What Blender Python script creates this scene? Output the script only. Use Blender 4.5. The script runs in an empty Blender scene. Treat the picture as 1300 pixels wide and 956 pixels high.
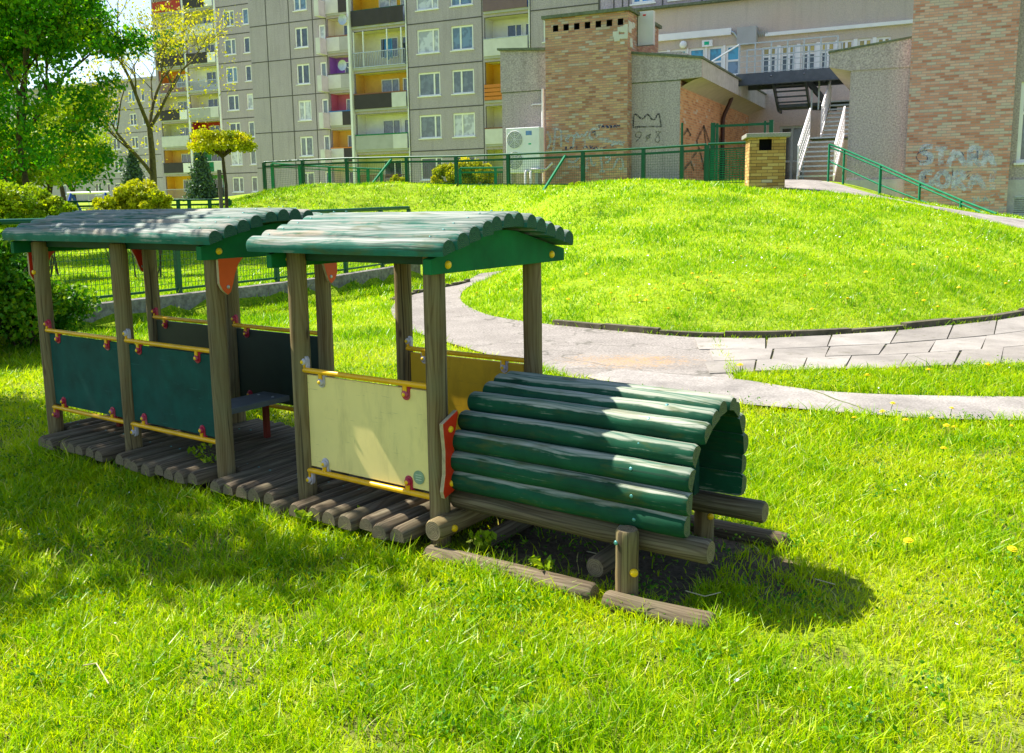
import bpy, math, random
import numpy as np
from mathutils import Vector, Matrix
random.seed(7); rng = np.random.default_rng(7)
SC = bpy.context.scene; COL = SC.collection
PI = math.pi; R = math.radians

# ------------------------------------------------------------------ camera calibration
F, PITCH, ROLL, H = 1144.35, .1522, -.014, 1.5
CR, SR, CP, SP = math.cos(ROLL), math.sin(ROLL), math.cos(PITCH), math.sin(PITCH)
def ray(x, y):
    a, b = x-650, y-433.5
    u = (a*CR+b*SR)/F; v = (-a*SR+b*CR)/F
    return (u, CP-SP*v, -SP-CP*v)
def at_z(x, y, z):
    r = ray(x, y); t = (z-H)/r[2]; return (r[0]*t, r[1]*t, z)
def at_d(x, y, d):
    r = ray(x, y); t = d/r[1]; return (r[0]*t, d, r[2]*t+H)

# ------------------------------------------------------------------ node helpers
def new_mat(name):
    m = bpy.data.materials.new(name); m.use_nodes = True
    nt = m.node_tree; nt.nodes.clear()
    o = nt.nodes.new('ShaderNodeOutputMaterial'); b = nt.nodes.new('ShaderNodeBsdfPrincipled')
    nt.links.new(b.outputs[0], o.inputs[0]); b.inputs['Roughness'].default_value = .8
    b.inputs['Specular IOR Level'].default_value = .3
    return m, nt, b, o
class G:
    """tiny node graph helper"""
    def __init__(s, nt): s.nt = nt
    def n(s, t, **k):
        d = s.nt.nodes.new('ShaderNode'+t)
        for a, v in k.items():
            if a.startswith('_'): setattr(d, a[1:], v)
            else: s.put(d.inputs[int(a[1:]) if a[0] == 'i' and a[1:].isdigit() else a.replace('__', ' ')], v)
        return d
    def put(s, inp, v):
        if hasattr(v, 'is_linked') or isinstance(v, bpy.types.NodeSocket): s.nt.links.new(v, inp)
        elif isinstance(v, (tuple, list)) and len(v) == 3 and inp.type == 'RGBA': inp.default_value = (*v, 1)
        else: inp.default_value = v
    def coord(s, w='UV'): return s.n('TexCoord').outputs[w]
    def map(s, v, scale=(1, 1, 1), loc=(0, 0, 0), rot=(0, 0, 0)):
        return s.n('Mapping', Vector=v, Scale=scale, Location=loc, Rotation=rot).outputs[0]
    def noise(s, v, scale, detail=3, rough=.55, dist=0):
        return s.n('TexNoise', Vector=v, Scale=scale, Detail=detail, Roughness=rough, Distortion=dist).outputs['Fac']
    def ramp(s, f, stops, interp='LINEAR'):
        d = s.nt.nodes.new('ShaderNodeValToRGB'); cr = d.color_ramp; cr.interpolation = interp
        while len(cr.elements) < len(stops): cr.elements.new(.5)
        for e, (p, c) in zip(cr.elements, stops):
            e.position = p; e.color = (*c, 1) if isinstance(c, (tuple, list)) else (c, c, c, 1)
        s.put(d.inputs[0], f); return d.outputs[0]
    def mix(s, f, a, b, mode='MIX'):
        d = s.nt.nodes.new('ShaderNodeMix'); d.data_type = 'RGBA'; d.blend_type = mode
        s.put(d.inputs[0], f); s.put(d.inputs[6], a); s.put(d.inputs[7], b); return d.outputs[2]
    def math(s, op, a, b=0, c=0, clamp=False):
        d = s.nt.nodes.new('ShaderNodeMath'); d.operation = op; d.use_clamp = clamp
        s.put(d.inputs[0], a); s.put(d.inputs[1], b); s.put(d.inputs[2], c); return d.outputs[0]
    def bump(s, h, strength=.4, dist=.01):
        return s.n('Bump', Height=h, Strength=strength, Distance=dist).outputs[0]
    def rnd(s): return s.n('ObjectInfo').outputs['Random']

def flat_mat(name, col, rough=.6, metal=0, var=.15, scale=8, bump=0, dirt=None):
    m, nt, b, o = new_mat(name); g = G(nt)
    c = g.coord('Object'); f = g.noise(c, scale, 4)
    lo = tuple(x*(1-var) for x in col); hi = tuple(min(1, x*(1+var)) for x in col)
    k = g.ramp(f, [(.3, lo), (.7, hi)])
    if dirt:
        d = g.ramp(g.noise(c, scale*.6, 5, .65), [(.5, 0.), (.75, .6)])
        k = g.mix(d, k, dirt)
    g.put(b.inputs['Base Color'], k); b.inputs['Roughness'].default_value = rough; b.inputs['Metallic'].default_value = metal
    if bump: g.put(b.inputs['Normal'], g.bump(g.noise(c, scale*6, 3), bump, .005))
    return m

def wood_mat(name, kind):
    """UV = (metres along the log, metres round it)"""
    m, nt, b, o = new_mat(name); g = G(nt)
    uv = g.coord('UV'); rd = g.rnd()
    off = g.n('CombineXYZ', X=g.math('MULTIPLY', rd, 37.), Y=g.math('MULTIPLY', rd, 91.), Z=g.math('MULTIPLY', rd, 53.)).outputs[0]
    v = g.n('VectorMath', _operation='ADD', i0=uv, i1=off).outputs[0]
    warp = g.noise(g.map(v, (1.3, 7, 1)), 1., 2)
    long = g.map(v, (1.0, 95, 1))
    wv = g.n('VectorMath', _operation='ADD', i0=v, i1=g.n('CombineXYZ', Y=g.math('MULTIPLY', warp, .06)).outputs[0]).outputs[0]
    n1 = g.noise(g.map(wv, (.8, 40, 1)), 1., 3, .6); n2 = g.noise(g.map(wv, (2.5, 110, 1)), 1., 2, .6); n3 = g.noise(g.map(wv, (1.5, 9, 1)), 1., 3, .6)
    grain = g.n('MapRange', Value=g.math('ADD', g.math('MULTIPLY', n1, .5), g.math('ADD', g.math('MULTIPLY', n2, .2), g.math('MULTIPLY', n3, .3))), i1=.34, i2=.66, i3=0., i4=1.).outputs[0]
    vyy = g.n('SeparateXYZ', Vector=v).outputs[1]
    iso = g.math('SINE', g.math('MULTIPLY', g.math('ADD', g.math('MULTIPLY', vyy, 52.), g.math('MULTIPLY', g.noise(g.map(v, (1.5, 6.5, 1)), 1., 2, .4), 9.)), 6.283))
    iso = g.ramp(iso, [(0., 1.), (.55, 0.)]) if False else g.n('MapRange', Value=iso, i1=.1, i2=1., i3=0., i4=1.).outputs[0]
    grain = g.math('SUBTRACT', grain, g.math('MULTIPLY', iso, .28), 0, True)
    fine = g.noise(g.map(v, (3, 90, 1)), 1., 3)
    knots = g.n('TexVoronoi', Vector=g.map(v, (2.6, 8., 1)), Scale=1.).outputs['Distance']
    kn = g.ramp(knots, [(.04, 1.), (.1, 0.)])
    blot = g.noise(v, 5., 4, .6)
    crack = g.ramp(g.noise(g.map(wv, (.9, 60, 1)), 1., 2, .45), [(.635, 0.), (.66, 1.)])
    if kind == 'post':
        c = g.ramp(grain, [(.05, (.12, .075, .028)), (.5, (.23, .165, .07)), (.95, (.34, .265, .13))])
        c = g.mix(g.ramp(blot, [(.4, 0.), (.75, .55)]), c, (.19, .19, .10))
        c = g.mix(g.math('MULTIPLY', fine, .35), c, (.10, .075, .045))
        c = g.mix(kn, c, (.07, .045, .025))
        c = g.mix(g.math('MULTIPLY', crack, .75), c, (.04, .03, .018))
    elif kind == 'deck':
        c = g.ramp(grain, [(.1, (.07, .05, .028)), (.6, (.165, .125, .078)), (.95, (.28, .23, .15))])
        c = g.mix(g.ramp(blot, [(.45, 0.), (.7, .7)]), c, (.11, .10, .055))
        c = g.mix(g.math('MULTIPLY', crack, .6), c, (.05, .04, .03))
    else:
        wood = g.ramp(grain, [(.05, (.05, .11, .085)), (.4, (.20, .235, .20)), (.9, (.40, .40, .36))])
        if kind == 'boiler':
            wood = g.ramp(grain, [(.05, (.07, .15, .10)), (.45, (.28, .31, .23)), (.9, (.50, .49, .40))])
            paint = g.ramp(blot, [(.3, (.001, .034, .014)), (.7, (.003, .085, .038))])
        else:
            paint = g.ramp(blot, [(.3, (.006, .10, .065)), (.7, (.03, .20, .14))])
        nz = g.n('SeparateXYZ', Vector=g.n('NewGeometry').outputs['Normal']).outputs['Z']
        a, bb = (.46, .95) if kind == 'boiler' else (-.1, 1.)
        up = g.n('MapRange', Value=nz, i1=a, i2=bb, i3=0., i4=1.).outputs[0]
        w = g.math('ADD', g.math('MULTIPLY', g.noise(g.map(v, (3.0, 30, 1)), 1., 5, .7), 1.15), g.math('MULTIPLY', up, .42 if kind != 'boiler' else .66))
        w = g.math('ADD', w, g.math('MULTIPLY', g.math('SUBTRACT', grain, .5), .30)); w = g.math('ADD', w, g.math('MULTIPLY', g.math('SUBTRACT', blot, .5), .8))
        mask = g.ramp(w, [(.64 if kind != 'boiler' else .72, 0.), (.84 if kind != 'boiler' else .93, 1.)])
        c = g.mix(mask, paint, wood)
        c = g.mix(g.math('MULTIPLY', fine, .22), c, (.05, .10, .07))
        c = g.mix(g.math('MULTIPLY', g.ramp(g.noise(g.map(v, (3, 12, 1)), 1.6, 4, .6), [(.55, 0.), (.72, .65)]), 1.), c, (.075, .085, .012))
        c = g.mix(g.math('MULTIPLY', crack, .6), c, (.02, .045, .03)); pk = g.ramp(g.noise(g.map(v, (2.4, 10, 1), (9, 4, 2)), 1., 3), [(.56, 0.), (.68, .5)])
        c = g.mix(g.math('MULTIPLY', g.math('MULTIPLY', pk, mask), 1. if kind != 'boiler' else .5), c, (.38, .28, .20))
    g.put(b.inputs['Base Color'], c)
    g.put(b.inputs['Roughness'], .8 if kind in ('post', 'deck') else .72); b.inputs['Specular IOR Level'].default_value = .15
    hh = g.math('ADD', g.math('MULTIPLY', grain, .5), g.math('ADD', g.math('MULTIPLY', fine, .5), g.math('MULTIPLY', crack, -1.5)))
    g.put(b.inputs['Normal'], g.bump(hh, .25, .002))
    return m
def end_mat(name, a, bcol):
    m, nt, b, o = new_mat(name); g = G(nt)
    uv = g.coord('UV')
    w = g.n('TexWave', Vector=uv, _wave_type='RINGS', _rings_direction='Z', Scale=40., Distortion=3.5, Detail=3.).outputs['Fac']
    c = g.mix(w, a, bcol)
    c = g.mix(g.ramp(g.noise(uv, 60., 3), [(.5, 0.), (.7, .6)]), c, tuple(x*.35 for x in a))
    g.put(b.inputs['Base Color'], c); g.put(b.inputs['Normal'], g.bump(w, .3, .003)); return m

def brick_mat(name, stops, mortar, bw=.26, rh=.078, ms=.055, pale=.12, soot=None):
    m, nt, b, o = new_mat(name); g = G(nt)
    uv = g.coord('UV'); s = g.n('SeparateXYZ', Vector=uv)
    vy = g.math('DIVIDE', s.outputs[1], rh); row = g.math('FLOOR', vy)
    ux = g.math('ADD', g.math('DIVIDE', s.outputs[0], bw), g.math('MULTIPLY', g.math('MODULO', row, 2.), .5)); col = g.math('FLOOR', ux)
    wn = g.n('TexWhiteNoise', Vector=g.n('CombineXYZ', X=col, Y=row).outputs[0]); wv = wn.outputs['Value']
    big = g.noise(uv, .45, 3)
    c = g.ramp(g.math('ADD', g.math('MULTIPLY', wv, .75), g.math('MULTIPLY', big, .25)), stops)
    c = g.mix(g.ramp(g.n('TexWhiteNoise', Vector=g.n('CombineXYZ', X=row, Y=col, Z=3.).outputs[0]).outputs['Value'], [(1-pale, 0.), (1-pale+.01, .75)]), c, (.60, .54, .46))
    c = g.mix(g.math('MULTIPLY', g.noise(uv, 30., 3), .3), c, tuple(x*.5 for x in stops[0][1]))
    fx = g.math('FRACT', ux); fy = g.math('FRACT', vy)
    mx = g.math('LESS_THAN', fx, ms*rh/bw*2.2); my = g.math('LESS_THAN', fy, ms*3)
    mm = g.math('MULTIPLY', g.math('MAXIMUM', mx, my), .85)
    c = g.mix(mm, c, mortar)
    if soot: c = g.mix(g.ramp(g.noise(uv, .8, 4, .6), [(.5, 0.), (.75, .5)]), c, soot)
    g.put(b.inputs['Base Color'], c); b.inputs['Roughness'].default_value = .9
    g.put(b.inputs['Normal'], g.bump(g.math('SUBTRACT', g.math('MULTIPLY', g.noise(uv, 50., 2), .3), mm), .6, .01)); return m

def render_mat(name, a, bcol, spk=60., stain=(.12, .11, .10), warm=None):
    m, nt, b, o = new_mat(name); g = G(nt)
    c = g.coord('Object')
    f = g.noise(c, spk, 2, .7); k = g.ramp(f, [(.32, a), (.68, bcol)])
    k = g.mix(g.ramp(g.noise(c, .55, 5, .65), [(.4, 0.), (.8, .45)]), k, stain)
    st = g.noise(g.map(c, (1.6, 1.6, .12)), 2., 4, .6)
    k = g.mix(g.ramp(st, [(.5, 0.), (.75, .3)]), k, tuple(x*.5 for x in a))
    if warm: k = g.mix(g.ramp(g.noise(c, .3, 3), [(.45, 0.), (.65, .6)]), k, warm)
    g.put(b.inputs['Base Color'], k); b.inputs['Roughness'].default_value = .95
    g.put(b.inputs['Normal'], g.bump(f, .7, .02)); return m

def leaf_mat(name, stops, transl=.35, rough=.5):
    m, nt, b, o = new_mat(name); g = G(nt)
    t = g.n('Attribute', _attribute_name='tone').outputs['Fac']
    c = g.ramp(t, stops)
    g.put(b.inputs['Base Color'], c); b.inputs['Roughness'].default_value = rough; b.inputs['Specular IOR Level'].default_value = .25
    tr = g.n('BsdfTranslucent', Color=g.mix(1., c, (1., 1., .35), 'MULTIPLY'))
    ms = g.n('MixShader', i0=transl, i1=b.outputs[0], i2=tr.outputs[0])
    nt.links.new(ms.outputs[0], o.inputs[0]); return m

M = {}
M['post'] = wood_mat('weathered pine post', 'post'); M['deck'] = wood_mat('grey deck log', 'deck')
M['rooflog'] = wood_mat('flaking green roof log', 'roof'); M['boilerlog'] = wood_mat('green boiler log', 'boiler')
M['endgrey'] = end_mat('end grain pine', (.15, .115, .06), (.24, .19, .11)); M['endgreen'] = end_mat('end grain green', (.006, .08, .042), (.05, .11, .05)); M['endboiler'] = end_mat('boiler end grain', (.05, .09, .04), (.13, .14, .07))
M['green_board'] = flat_mat('green painted board', (.0005, .12, .030), .8, 0, .25, 6, .2, (.004, .06, .02))
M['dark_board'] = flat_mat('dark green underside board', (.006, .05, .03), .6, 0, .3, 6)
M['green_panel'] = flat_mat('dark green panel', (.0005, .062, .045), .8, 0, .35, 7, 0, (.004, .08, .062))
M['shaded_panel'] = flat_mat('green panel with painted shade', (.004, .02, .014), .5, 0, .3, 5)  # far carriage panels: the shade inside is put into a darker green
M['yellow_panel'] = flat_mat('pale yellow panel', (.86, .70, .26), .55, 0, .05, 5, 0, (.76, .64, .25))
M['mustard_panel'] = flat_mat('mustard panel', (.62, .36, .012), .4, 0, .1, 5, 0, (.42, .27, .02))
M['yellow'] = flat_mat('yellow powder coated tube', (.80, .42, .005), .35, 0, .1, 12, 0, (.50, .28, .02))
M['cap'] = flat_mat('yellow plastic cap', (.85, .52, .01), .3, 0, .1, 30)
M['red'] = flat_mat('red painted board', (.62, .035, .008), .4, 0, .12, 8, 0, (.42, .05, .02))
M['darkred'] = flat_mat('dull dark red board', (.16, .012, .006), .6); M['orange'] = flat_mat('orange red board', (.70, .085, .012), .4, 0, .12, 8)
M['magenta'] = flat_mat('faded red plastic clamp', (.42, .02, .05), .35, 0, .2, 20, 0, (.45, .25, .35))
M['whiteplast'] = flat_mat('faded white plastic clamp', (.50, .46, .50), .4, 0, .2, 20, 0, (.35, .25, .3))
M['ply'] = flat_mat('ply edge', (.40, .32, .18), .7, 0, .2, 40)
M['screw'] = flat_mat('verdigris screw', (.10, .30, .27), .4, .6, .2, 40)
for k_, (base_, scr_) in dict(yellow_panel=(None, (.45, .38, .16)), green_panel=(None, (.02, .12, .10)), mustard_panel=(None, (.30, .18, .02))).items():
    nt_ = M[k_].node_tree; g_ = G(nt_); b_ = [n for n in nt_.nodes if n.type == 'BSDF_PRINCIPLED'][0]; src = b_.inputs['Base Color'].links[0].from_socket
    c_ = g_.coord('Object'); a1 = g_.ramp(g_.noise(g_.map(c_, (5, 5, 60), (0, 0, 0), (0, .7, 0)), 1.5, 3, .6), [(.66, 0.), (.69, .5)]); a2 = g_.ramp(g_.noise(g_.map(c_, (45, 5, 4), (3, 0, 0), (0, .3, 0)), 1.5, 3, .6), [(.68, 0.), (.71, .5)])
    grime = g_.ramp(g_.noise(g_.map(c_, (3, 3, .8)), 2.5, 5, .7), [(.5, 0.), (.8, .45)])
    k2 = g_.mix(g_.math('MAXIMUM', a1, a2), src, scr_); k2 = g_.mix(grime, k2, tuple(x*.55 for x in scr_)); g_.put(b_.inputs['Base Color'], k2)
M['seat'] = flat_mat('grey seat board', (.10, .115, .12), .55, 0, .2, 10)
M['sticker'] = flat_mat('grey green sticker', (.22, .32, .20), .5, 0, .2, 20)
M['sticker_ink'] = flat_mat('sticker ink', (.55, .62, .45), .5)
M['concrete'] = render_mat('old concrete', (.24, .23, .20), (.36, .34, .30), 25., (.10, .10, .075))
M['wallconc'] = render_mat('stained garden wall', (.15, .135, .12), (.32, .30, .27), 12., (.03, .03, .025))
M['kerb'] = flat_mat('mossy kerb', (.11, .095, .06), .95, 0, .4, 9, .5, (.05, .05, .025))
M['pebble'] = render_mat('grey pebbledash', (.34, .285, .33), (.52, .445, .51), 16., (.31, .265, .30))
M['pebble2'] = render_mat('grey brown pebbledash', (.28, .235, .235), (.60, .51, .50), 22., (.36, .305, .30))
M['pebble3'] = render_mat('warm grey render', (.48, .40, .35), (.62, .52, .455), 22., (.47, .40, .34), (.62, .44, .35))
M['pebble4'] = render_mat('far grey render', (.38, .335, .38), (.50, .45, .50), 8., (.34, .30, .33))
M['joint'] = flat_mat('dark panel joint', (.10, .09, .09), .9)
M['whitepaint'] = flat_mat('white paint', (.82, .80, .80), .5, 0, .05, 3)
M['offwhite'] = flat_mat('off white paint', (.60, .58, .52), .7, 0, .1, 3)
M['steel'] = flat_mat('galvanised steel', (.42, .45, .47), .4, .5, .15, 10)
M['darksteel'] = flat_mat('dark blue grey steel', (.085, .10, .125), .5, .3, .2, 5)
M['tread'] = flat_mat('grey green tread', (.20, .25, .25), .5, .3, .2, 8)
M['fence'] = flat_mat('green fence paint', (.001, .085, .035), .4, 0, .15, 6)
M['fencelight'] = flat_mat('light green fence paint', (.006, .17, .075), .8, 0, .15, 6)
M['pipe'] = flat_mat('brown downpipe', (.055, .02, .018), .45)
M['pipegreen'] = flat_mat('dark downpipe foot', (.01, .02, .02), .5)
M['roofedge'] = flat_mat('mossy roof edge', (.13, .15, .10), .9, 0, .3, 8)
M['sandconc'] = render_mat('smooth grey fascia', (.40, .39, .36), (.50, .49, .46), 6., (.32, .31, .28))
M['soffit'] = flat_mat('pale soffit', (.50, .44, .36), .9, 0, .1, 3)
M['plinth'] = render_mat('grey painted plinth', (.46, .44, .44), (.54, .52, .52), 5., (.3, .3, .3))
M['black'] = flat_mat('black void', (.006, .006, .006), .9)
M['brickL'] = brick_mat('tan brick', [(0., (.30, .12, .07)), (.3, (.52, .24, .15)), (.6, (.62, .34, .22)), (1., (.68, .47, .24))], (.32, .26, .22), .24, .076, .085, .10, (.26, .17, .09))
M['brickR'] = brick_mat('salmon brick', [(0., (.38, .14, .09)), (.25, (.60, .26, .18)), (.6, (.70, .37, .28)), (1., (.76, .56, .48))], (.36, .30, .29), .24, .076, .085, .20)
M['brickS'] = brick_mat('orange side brick', [(0., (.40, .16, .08)), (.5, (.64, .30, .14)), (1., (.74, .42, .22))], (.50, .38, .25), .26, .083, .085, .05)
M['brickY'] = brick_mat('yellow brick', [(0., (.28, .14, .04)), (.4, (.50, .30, .09)), (1., (.62, .44, .17))], (.06, .045, .03), .28, .084, .05, .02)
for k, c in dict(wy=(.78, .42, .03), wcream=(.76, .69, .50), wwhite=(.82, .80, .77), wpink=(.50, .12, .20), wpurple=(.30, .12, .50), wred=(.42, .04, .03),
                 worange=(.60, .20, .04), wgreen=(.10, .34, .14), wpale=(.60, .60, .35), wochre=(.74, .42, .09), bdark=(.05, .042, .045), bgrey=(.40, .39, .39),
                 bbrown=(.22, .09, .06), bmauve=(.19, .12, .14), bblue=(.04, .15, .40), blight=(.62, .60, .60)).items():
    M[k] = flat_mat('paint '+k, c, .75, 0, .08, 2)
def glass_mat(name, col, stripes=False):
    m, nt, b, o = new_mat(name); g = G(nt)
    c = g.coord('Object')
    k = g.ramp(g.noise(c, 2.6, 2), [(.44, tuple(x*.6 for x in col)), (.56, col)])
    if stripes:
        s = g.n('TexWave', Vector=c, _bands_direction='X', Scale=4., Distortion=1.).outputs['Fac']
        k = g.mix(g.math('MULTIPLY', s, .5), k, tuple(x*.4 for x in col))
    g.put(b.inputs['Base Color'], k); b.inputs['Roughness'].default_value = .06; b.inputs['Specular IOR Level'].default_value = .8
    return m
M['glass'] = glass_mat('dark window glass', (.05, .07, .09)); M['glass2'] = glass_mat('curtained window glass', (.17, .20, .23), True)
M['glass3'] = glass_mat('blue reflecting glass', (.13, .22, .34)); M['glasswhite'] = glass_mat('roller blind behind glass', (.55, .56, .60))
M['blueblind'] = glass_mat('turquoise window panel', (.02, .30, .50)); M['yellowblind'] = glass_mat('yellow window panel', (.55, .40, .04))
M['blueblind2'] = glass_mat('bright blue window panel', (.05, .25, .6))
M['bluepaint'] = flat_mat('blue paint', (.01, .06, .45), .4); M['exitgreen'] = flat_mat('sign green', (.0, .45, .22), .4)
M['graf_white'] = flat_mat('white spray paint', (.55, .57, .62), .8, 0, .15, 6); M['graf_blue'] = flat_mat('pale blue spray paint', (.66, .66, .80), .8, 0, .3, 6)
M['graf_dark'] = flat_mat('black spray paint', (.07, .07, .075), .8); M['graf_navy'] = flat_mat('navy spray paint', (.06, .08, .2), .8); M['graf_grey'] = flat_mat('faded grey spray', (.20, .19, .17), .8)
M['bark'] = flat_mat('brown bark', (.075, .055, .035), .95, 0, .4, 14, .6, (.04, .05, .02)); M['barkgreen'] = flat_mat('olive bark', (.11, .095, .035), .95, 0, .4, 10, .6)
M['stake'] = flat_mat('grey wooden stake', (.14, .12, .10), .9, 0, .2, 20)
M['grass'] = leaf_mat('lawn grass', [(0., (.035, .15, .002)), (.3, (.155, .37, .0015)), (.65, (.37, .56, .001)), (.9, (.58, .66, .006)), (1., (.72, .64, .34))], .52, .36)
M['leaf_mid'] = leaf_mat('maple leaves', [(0., (.02, .14, .004)), (.5, (.07, .30, .004)), (1., (.34, .50, .006))], .5)
M['leaf_yellow'] = leaf_mat('young yellow leaves', [(0., (.30, .34, .01)), (.5, (.55, .52, .01)), (1., (.78, .66, .03))], .45)
M['leaf_lime'] = leaf_mat('lime leaves', [(0., (.12, .24, .006)), (.5, (.30, .44, .008)), (1., (.60, .62, .02))], .45)
M['leaf_dark'] = leaf_mat('hedge leaves', [(0., (.015, .09, .004)), (.5, (.06, .22, .005)), (1., (.30, .42, .008))], .4)
M['leaf_gold'] = leaf_mat('gold green leaves', [(0., (.22, .30, .006)), (.5, (.48, .50, .008)), (1., (.74, .66, .02))], .4)
M['clover'] = leaf_mat('clover leaves', [(0., (.03, .14, .004)), (.6, (.12, .32, .004)), (1., (.34, .46, .01))], .4)
M['needle'] = leaf_mat('grey green needles', [(0., (.03, .07, .035)), (1., (.12, .21, .12))], .1)
M['dandelion'] = flat_mat('dandelion yellow', (.85, .60, .004), .7)
M['straw'] = flat_mat('dry stalk', (.5, .42, .25), .8)

# ------------------------------------------------------------------ mesh builder
class MB:
    def __init__(s): s.v = []; s.f = []; s.m = []; s.uv = []; s.sm = []
    def face(s, idx, m=0, uv=None, smooth=False): s.f.append(tuple(idx)); s.m.append(m); s.uv.append(uv); s.sm.append(smooth)
    def add(s, pts): i = len(s.v); s.v.extend([tuple(p) for p in pts]); return i
    def quad(s, a, b, c, d, m=0): i = s.add([a, b, c, d]); s.face((i, i+1, i+2, i+3), m)
    def box(s, x0, x1, y0, y1, z0, z1, m=0, T=None):
        P = [(x, y, z) for z in (z0, z1) for y in (y0, y1) for x in (x0, x1)]
        if T: P = [tuple(T @ Vector(p)) for p in P]
        i = s.add(P)
        for q in ((0, 2, 3, 1), (4, 5, 7, 6), (0, 1, 5, 4), (2, 6, 7, 3), (0, 4, 6, 2), (1, 3, 7, 5)): s.face([i+k for k in q], m)
    def bar(s, p0, p1, w, h=None, m=0):
        """square bar between two points"""
        h = h or w; p0, p1 = Vector(p0), Vector(p1); d = (p1-p0); L = d.length; d.normalize()
        up = Vector((0, 0, 1)) if abs(d.z) < .95 else Vector((0, 1, 0))
        a = d.cross(up).normalized(); b = a.cross(d).normalized()
        P = [p+a*(w/2*i)+b*(h/2*j) for p in (p0, p1) for i, j in ((-1, -1), (1, -1), (1, 1), (-1, 1))]
        i = s.add(P)
        for q in ((3, 2, 1, 0), (4, 5, 6, 7), (0, 1, 5, 4), (1, 2, 6, 5), (2, 3, 7, 6), (3, 0, 4, 7)): s.face([i+k for k in q], m)
    def tube(s, pts, rad, n=8, m=0, cap=True, mcap=None, jit=0., seed=0):
        pts = [Vector(p) for p in pts]; r0 = random.Random(seed)
        if not hasattr(rad, '__len__'): rad = [rad]*len(pts)
        a = None; rings = []; L = 0; th = r0.random()*6
        js = [1+jit*r0.uniform(-1, 1) for _ in range(n)]
        for k, p in enumerate(pts):
            d = (pts[min(k+1, len(pts)-1)]-pts[max(k-1, 0)]).normalized()
            if a is None:
                up = Vector((0, 0, 1)) if abs(d.z) < .9 else Vector((1, 0, 0)); a = d.cross(up).normalized()
            else: a = (a-d*a.dot(d)).normalized()
            b = d.cross(a)
            if k: L += (p-pts[k-1]).length
            rings.append((s.add([p+(a*math.cos(2*PI*j/n)+b*math.sin(2*PI*j/n))*rad[k]*js[j] for j in range(n)]), L, p, a, b, rad[k]))
        for k in range(len(rings)-1):
            i0, l0 = rings[k][:2]; i1, l1 = rings[k+1][:2]; rr = max(rad)
            for j in range(n):
                j2 = (j+1) % n; c0 = 2*PI*j/n*rr+th; c1 = 2*PI*(j+1)/n*rr+th
                s.face((i0+j2, i0+j, i1+j, i1+j2), m, [(l0, c1), (l0, c0), (l1, c0), (l1, c1)], True)
        if cap:
            mc = m if mcap is None else mcap
            for e, k in ((0, 0), (1, -1)):
                _, _, p, a, b, r = rings[k]
                o = [(math.cos(2*PI*j/n)*r*js[j], math.sin(2*PI*j/n)*r*js[j]) for j in range(n)]
                i = s.add([p+a*x+b*y for x, y in o]); idx = list(range(i, i+n)); uv = [(x+th*.1, y) for x, y in o]
                if e == 1: idx = idx[::-1]; uv = uv[::-1]
                s.face(idx, mc, [(x-th*.1, y) for x, y in uv])
    def log(s, p0, p1, r, n=20, m=0, mcap=1, seed=0, bend=.004):
        p0, p1 = Vector(p0), Vector(p1); d = p1-p0; L = d.length; dn = d.normalized(); r0 = random.Random(seed*7+3)
        off = Vector((r0.uniform(-1, 1), r0.uniform(-1, 1), r0.uniform(-1, 1)))*bend; off -= dn*off.dot(dn)
        ts = [0, min(.03, .010/L)] + [i/8 for i in range(1, 8)] + [max(.97, 1-.010/L), 1]
        rs = [r*.86, r] + [r*(1+r0.uniform(-.022, .022)) for _ in range(7)] + [r, r*.86]
        s.tube([p0+d*t+off*math.sin(PI*t) for t in ts], rs, n, m, True, mcap, .012, seed)
    def half(s, p0, p1, r, nrm, m=0, mcap=1, seed=0, deep=.35, bend=.003, N=12):
        """half-round log: rounded outwards along nrm, flat face inside"""
        p0, p1 = Vector(p0), Vector(p1); d = (p1-p0); L = d.length; d.normalize(); b = Vector(nrm); b = (b-d*b.dot(d)).normalized(); a = d.cross(b); r0 = random.Random(seed*13+5)
        off = (a*r0.uniform(-1, 1)+b*r0.uniform(-1, 1))*bend; th = r0.random()*3
        ts = [0, .012/L]+[i/9 for i in range(1, 9)]+[1-.012/L, 1]; sc = [.86, 1.]+[1+r0.uniform(-.03, .03) for _ in range(8)]+[1., .86]
        dp = deep*r0.uniform(.7, 1.2); js = [1+r0.uniform(-.02, .02) for _ in range(N+1)]
        prof = [(1., -dp)]+[(math.cos(PI*k/N)*js[k], math.sin(PI*k/N)*js[k]) for k in range(N+1)]+[(-1., -dp)]
        n = len(prof); rings = []
        for t, q in zip(ts, sc):
            c = p0+(p1-p0)*t+off*math.sin(PI*t); rings.append((s.add([c+a*x*r*q+b*y*r*(q if y > 0 else 1) for x, y in prof]), t*L, c, q))
        for (i0, l0, _, _), (i1, l1, _, _) in zip(rings[:-1], rings[1:]):
            for j in range(n-1):
                c0, c1 = j/(n-1)*PI*r*1.2+th, (j+1)/(n-1)*PI*r*1.2+th
                s.face((i0+j, i1+j, i1+j+1, i0+j+1)[::-1], m, [(l0, c0), (l1, c0), (l1, c1), (l0, c1)][::-1], True)
        for (i0, l0, c0_, q0), (i1, l1, c1_, q1) in zip(rings[:-1], rings[1:]):   # flat side
            k = s.add([c0_+a*r*q0-b*r*dp, c0_-a*r*q0-b*r*dp, c1_-a*r*q1-b*r*dp, c1_+a*r*q1-b*r*dp]); s.face((k, k+1, k+2, k+3)[::-1], m, [(l0, th), (l0, th+2*r), (l1, th+2*r), (l1, th)][::-1])
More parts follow.
